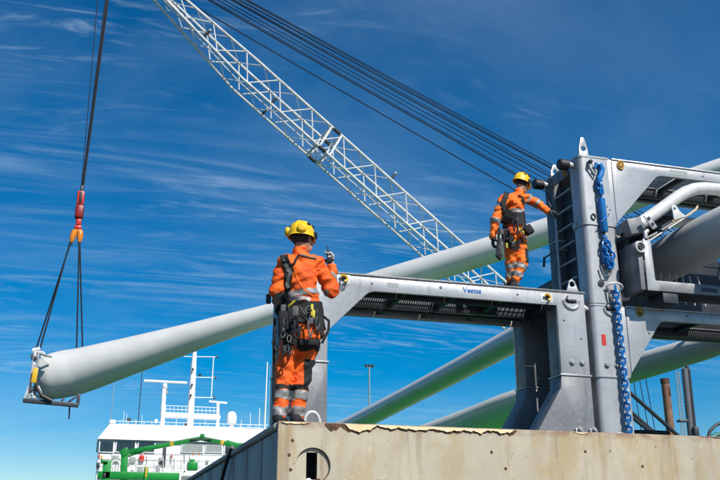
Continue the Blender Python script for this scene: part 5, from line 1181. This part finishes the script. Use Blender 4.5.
for x in (193.5, 199): gbar('hanging_strap', (x, 451.5), (x, 456), 0.1, ORANGEP)
gn = thing('green_gantry', 'green steel gantry beam on the ship deck under the folded crane', 'gantry', tuple(at(130, 500, 86)))
def nbar(nm, x0, x1, y0, y1, dp=0.6, mat=GREEN, d=-2.0):
    a, b = gp(x0, y1, d), gp(x1, y0, d); MB().box(a[0], b[0], a[1] - dp, a[1] + dp, a[2], b[2]).build(nm, mat, gn, bev=0.06)
nbar('cross_beam', 97, 179, 473.2, 479.2); nbar('pedestal', 98, 111.5, 461, 520); nbar('hatch_frame', 103, 106, 473.6, 478.5, 0.7, DARKST); nbar('pedestal', 140.5, 148, 467.5, 520, 0.75); nbar('ladder_strip', 144.2, 147, 468, 478, 0.8, YELLOW)
nbar('winch_box', 100.5, 108, 461.0, 463.2, 0.8); nbar('winch', 187, 197.5, 462.5, 470.5, 0.5); nbar('winch_drum', 190, 194.5, 459.5, 463, 0.4); nbar('coaming', 150, 206, 488, 520, 0.5)
for x in (112, 115, 118): nbar('post', x, x + 0.8, 458.5, 474, 0.1)
lb = MB(); c = gp(115.5, 464.5, -2.4)
MB().tube([c + V(0.35 * math.cos(q), 0, 0.35 * math.sin(q)) for q in np.linspace(0, 6.283, 18, endpoint=False)], 0.07, 6, closed=True).build('lifebuoy', WHITE, gn)
ma = gp(180, 500, -1.5); MB().tube([gp(180, 500, -1.5), gp(179.5, 478, -1.5), gp(182.5, 472, -1.5), gp(185, 471, -1.5)], 0.13, 7).build('vent_pipe', WHITE, gn)

# ------------------------------------------------------------------ distant odds and ends
def pole_lamp(x, y0, y1, Y, label):
    r = thing('light_mast', label, 'lamp post', tuple(at(x, y1, Y)))
    MB().tube([V(*at(x, y0, Y)[:2], 0.0), at(x, y0, Y)], 0.12, 8).build('pole', GREYPANEL, r)
    a = at(x, y0, Y)
    MB().tube([a - V(0.7, 0, 0), a + V(0.7, 0, 0)], 0.09, 6).build('cross_arm', GREYPANEL, r)
    for s_ in (-0.55, 0, 0.5): MB().obox(a + V(s_, -0.1, 0.22), V(0.2, 0, 0), V(0, 0.12, 0.05), V(0, -0.03, 0.13)).build('floodlight', DARKST, r, bev=0.03)
pole_lamp(369.3, 367.0, 420, 130, 'slim light mast with floodlights beyond the low portal frame')
wp = thing('flag_pole', 'thin white pole rising behind the signaller', 'pole', tuple(at(266, 425, 60)))
MB().tube([V(*at(266, 425, 60)[:2], 0), at(264.6, 425, 60), at(267.4, 362, 60)], [0.07, 0.07, 0.04], 8).build('pole', WHITE, wp)
MB().tube([at(268.6, 425, 60), at(270, 365, 60)], 0.02, 6).build('halyard', GREYPANEL, wp)
pile = thing('mooring_pile', 'rusty brown steel pile beyond the tall frame foot', 'pile', tuple(at(671, 436, 60)))
a0, a1 = at(671.5, 440, 60), at(665.0, 382, 60)
dn = nrm(a0 - a1); MB().tube([a1 - dn * 0 , a0 + dn * 8], [0.30, 0.34], 14).build('shaft', BROWN, pile, ang=50)
MB().tube([a1 - dn * 0.25, a1 + dn * 0.12], 0.34, 14).build('cap', RUST, pile, ang=50)
MB().obox(a1 + dn * 0.75 + V(0.1, -0.3, 0), V(0.09, 0, 0), V(0, 0.04, 0), dn * 0.35).build('plate', RUST, pile, bev=0.02)
rig = thing('leader_mast', 'tall grey piling leader mast with ladder beside the brown pile', 'mast', tuple(at(692, 440, 62)))
q0, q1 = at(691.5, 440, 62), at(684.5, 369, 62); dn = nrm(q0 - q1); sdv = RT
MB().tube([q1, q0 + dn * 9], 0.26, 12).build('leader', GALV3, rig, ang=50)
MB().tube([q1 + sdv * 0.35 + dn * 0.1, q0 + sdv * 0.42 + dn * 9], 0.11, 8).build('guide_rail', DARKST, rig)
MB().tube([q1 + sdv * 0.1 - dn * 0.4, q1 + sdv * 0.3 + dn * 0.2], 0.16, 8).build('head_sheave', DARKST, rig)
for o_ in (-0.48, -0.72): MB().tube([q1 + sdv * o_ + dn * 0.2, q0 + sdv * o_ + dn * 9], 0.045, 6).build('ladder_rail', GREYPANEL, rig)
ll = np.linalg.norm(q0 - q1)
for i in range(22):
    p = q1 + dn * (0.3 + i * ll / 20); MB().tube([p - sdv * 0.48, p - sdv * 0.72], 0.035, 5).build('ladder_rung', GREYPANEL, rig)
a = at(682.5, 421, 61.6); MB().obox(a, RT * 0.35, V(0, 0.2, 0), V(0.05, 0, 0.10)).build('platform', DARKST, rig, bev=0.03)
a = at(695.5, 432, 61.6); MB().obox(a, RT * 0.2, V(0, 0.2, 0), V(0, 0, 0.4)).build('motor', DARKST, rig, bev=0.08)
for i, (xa, ya, xb, yb) in enumerate(((634, 378, 647, 440), (640, 380, 656, 440), (646, 378, 662, 440))):
    tag(MB().tube([at(xa - 3, ya - 14, 66), at(xb, yb + 30, 66)], 0.035, 6).build('stay_wire', WIRE), ('leftmost', 'middle', 'rightmost')[i] + ' of three thin stay wires right of the tall column foot', 'wire', 'stay wires by the tall column')
hs_ = thing('hose_coil', 'dark hose loop with teal rope at the far right of the block', 'hose', tuple(at(716, 437, 9.5)))
MB().tube([at(707, 441, 9.5), at(710, 431, 9.5), at(716, 425, 9.5), at(724, 422, 9.5), at(732, 430, 9.5), at(736, 445, 9.5)], 0.02, 8).build('hose', BLACK, hs_)
MB().tube([at(709, 440, 9.7), at(716, 435, 9.7), at(724, 435, 9.7), at(732, 441, 9.7)], 0.035, 8).build('rope', TEAL, hs_)
pd = thing('deck_pipe', 'black pipe lying on the block right of the tall column', 'pipe', tuple(at(655, 437, 13.5)))
MB().tube([at(628, 432, 13.5), at(645, 432, 13.5), at(669, 433, 13.5)], 0.035, 10).build('pipe', BLACK, pd)
for x in (634, 664): MB().tube([V(*at(x, 433, 13.5)[:2], BZ), at(x, 433.5, 13.5)], 0.03, 8).build('support', DARKST, pd)
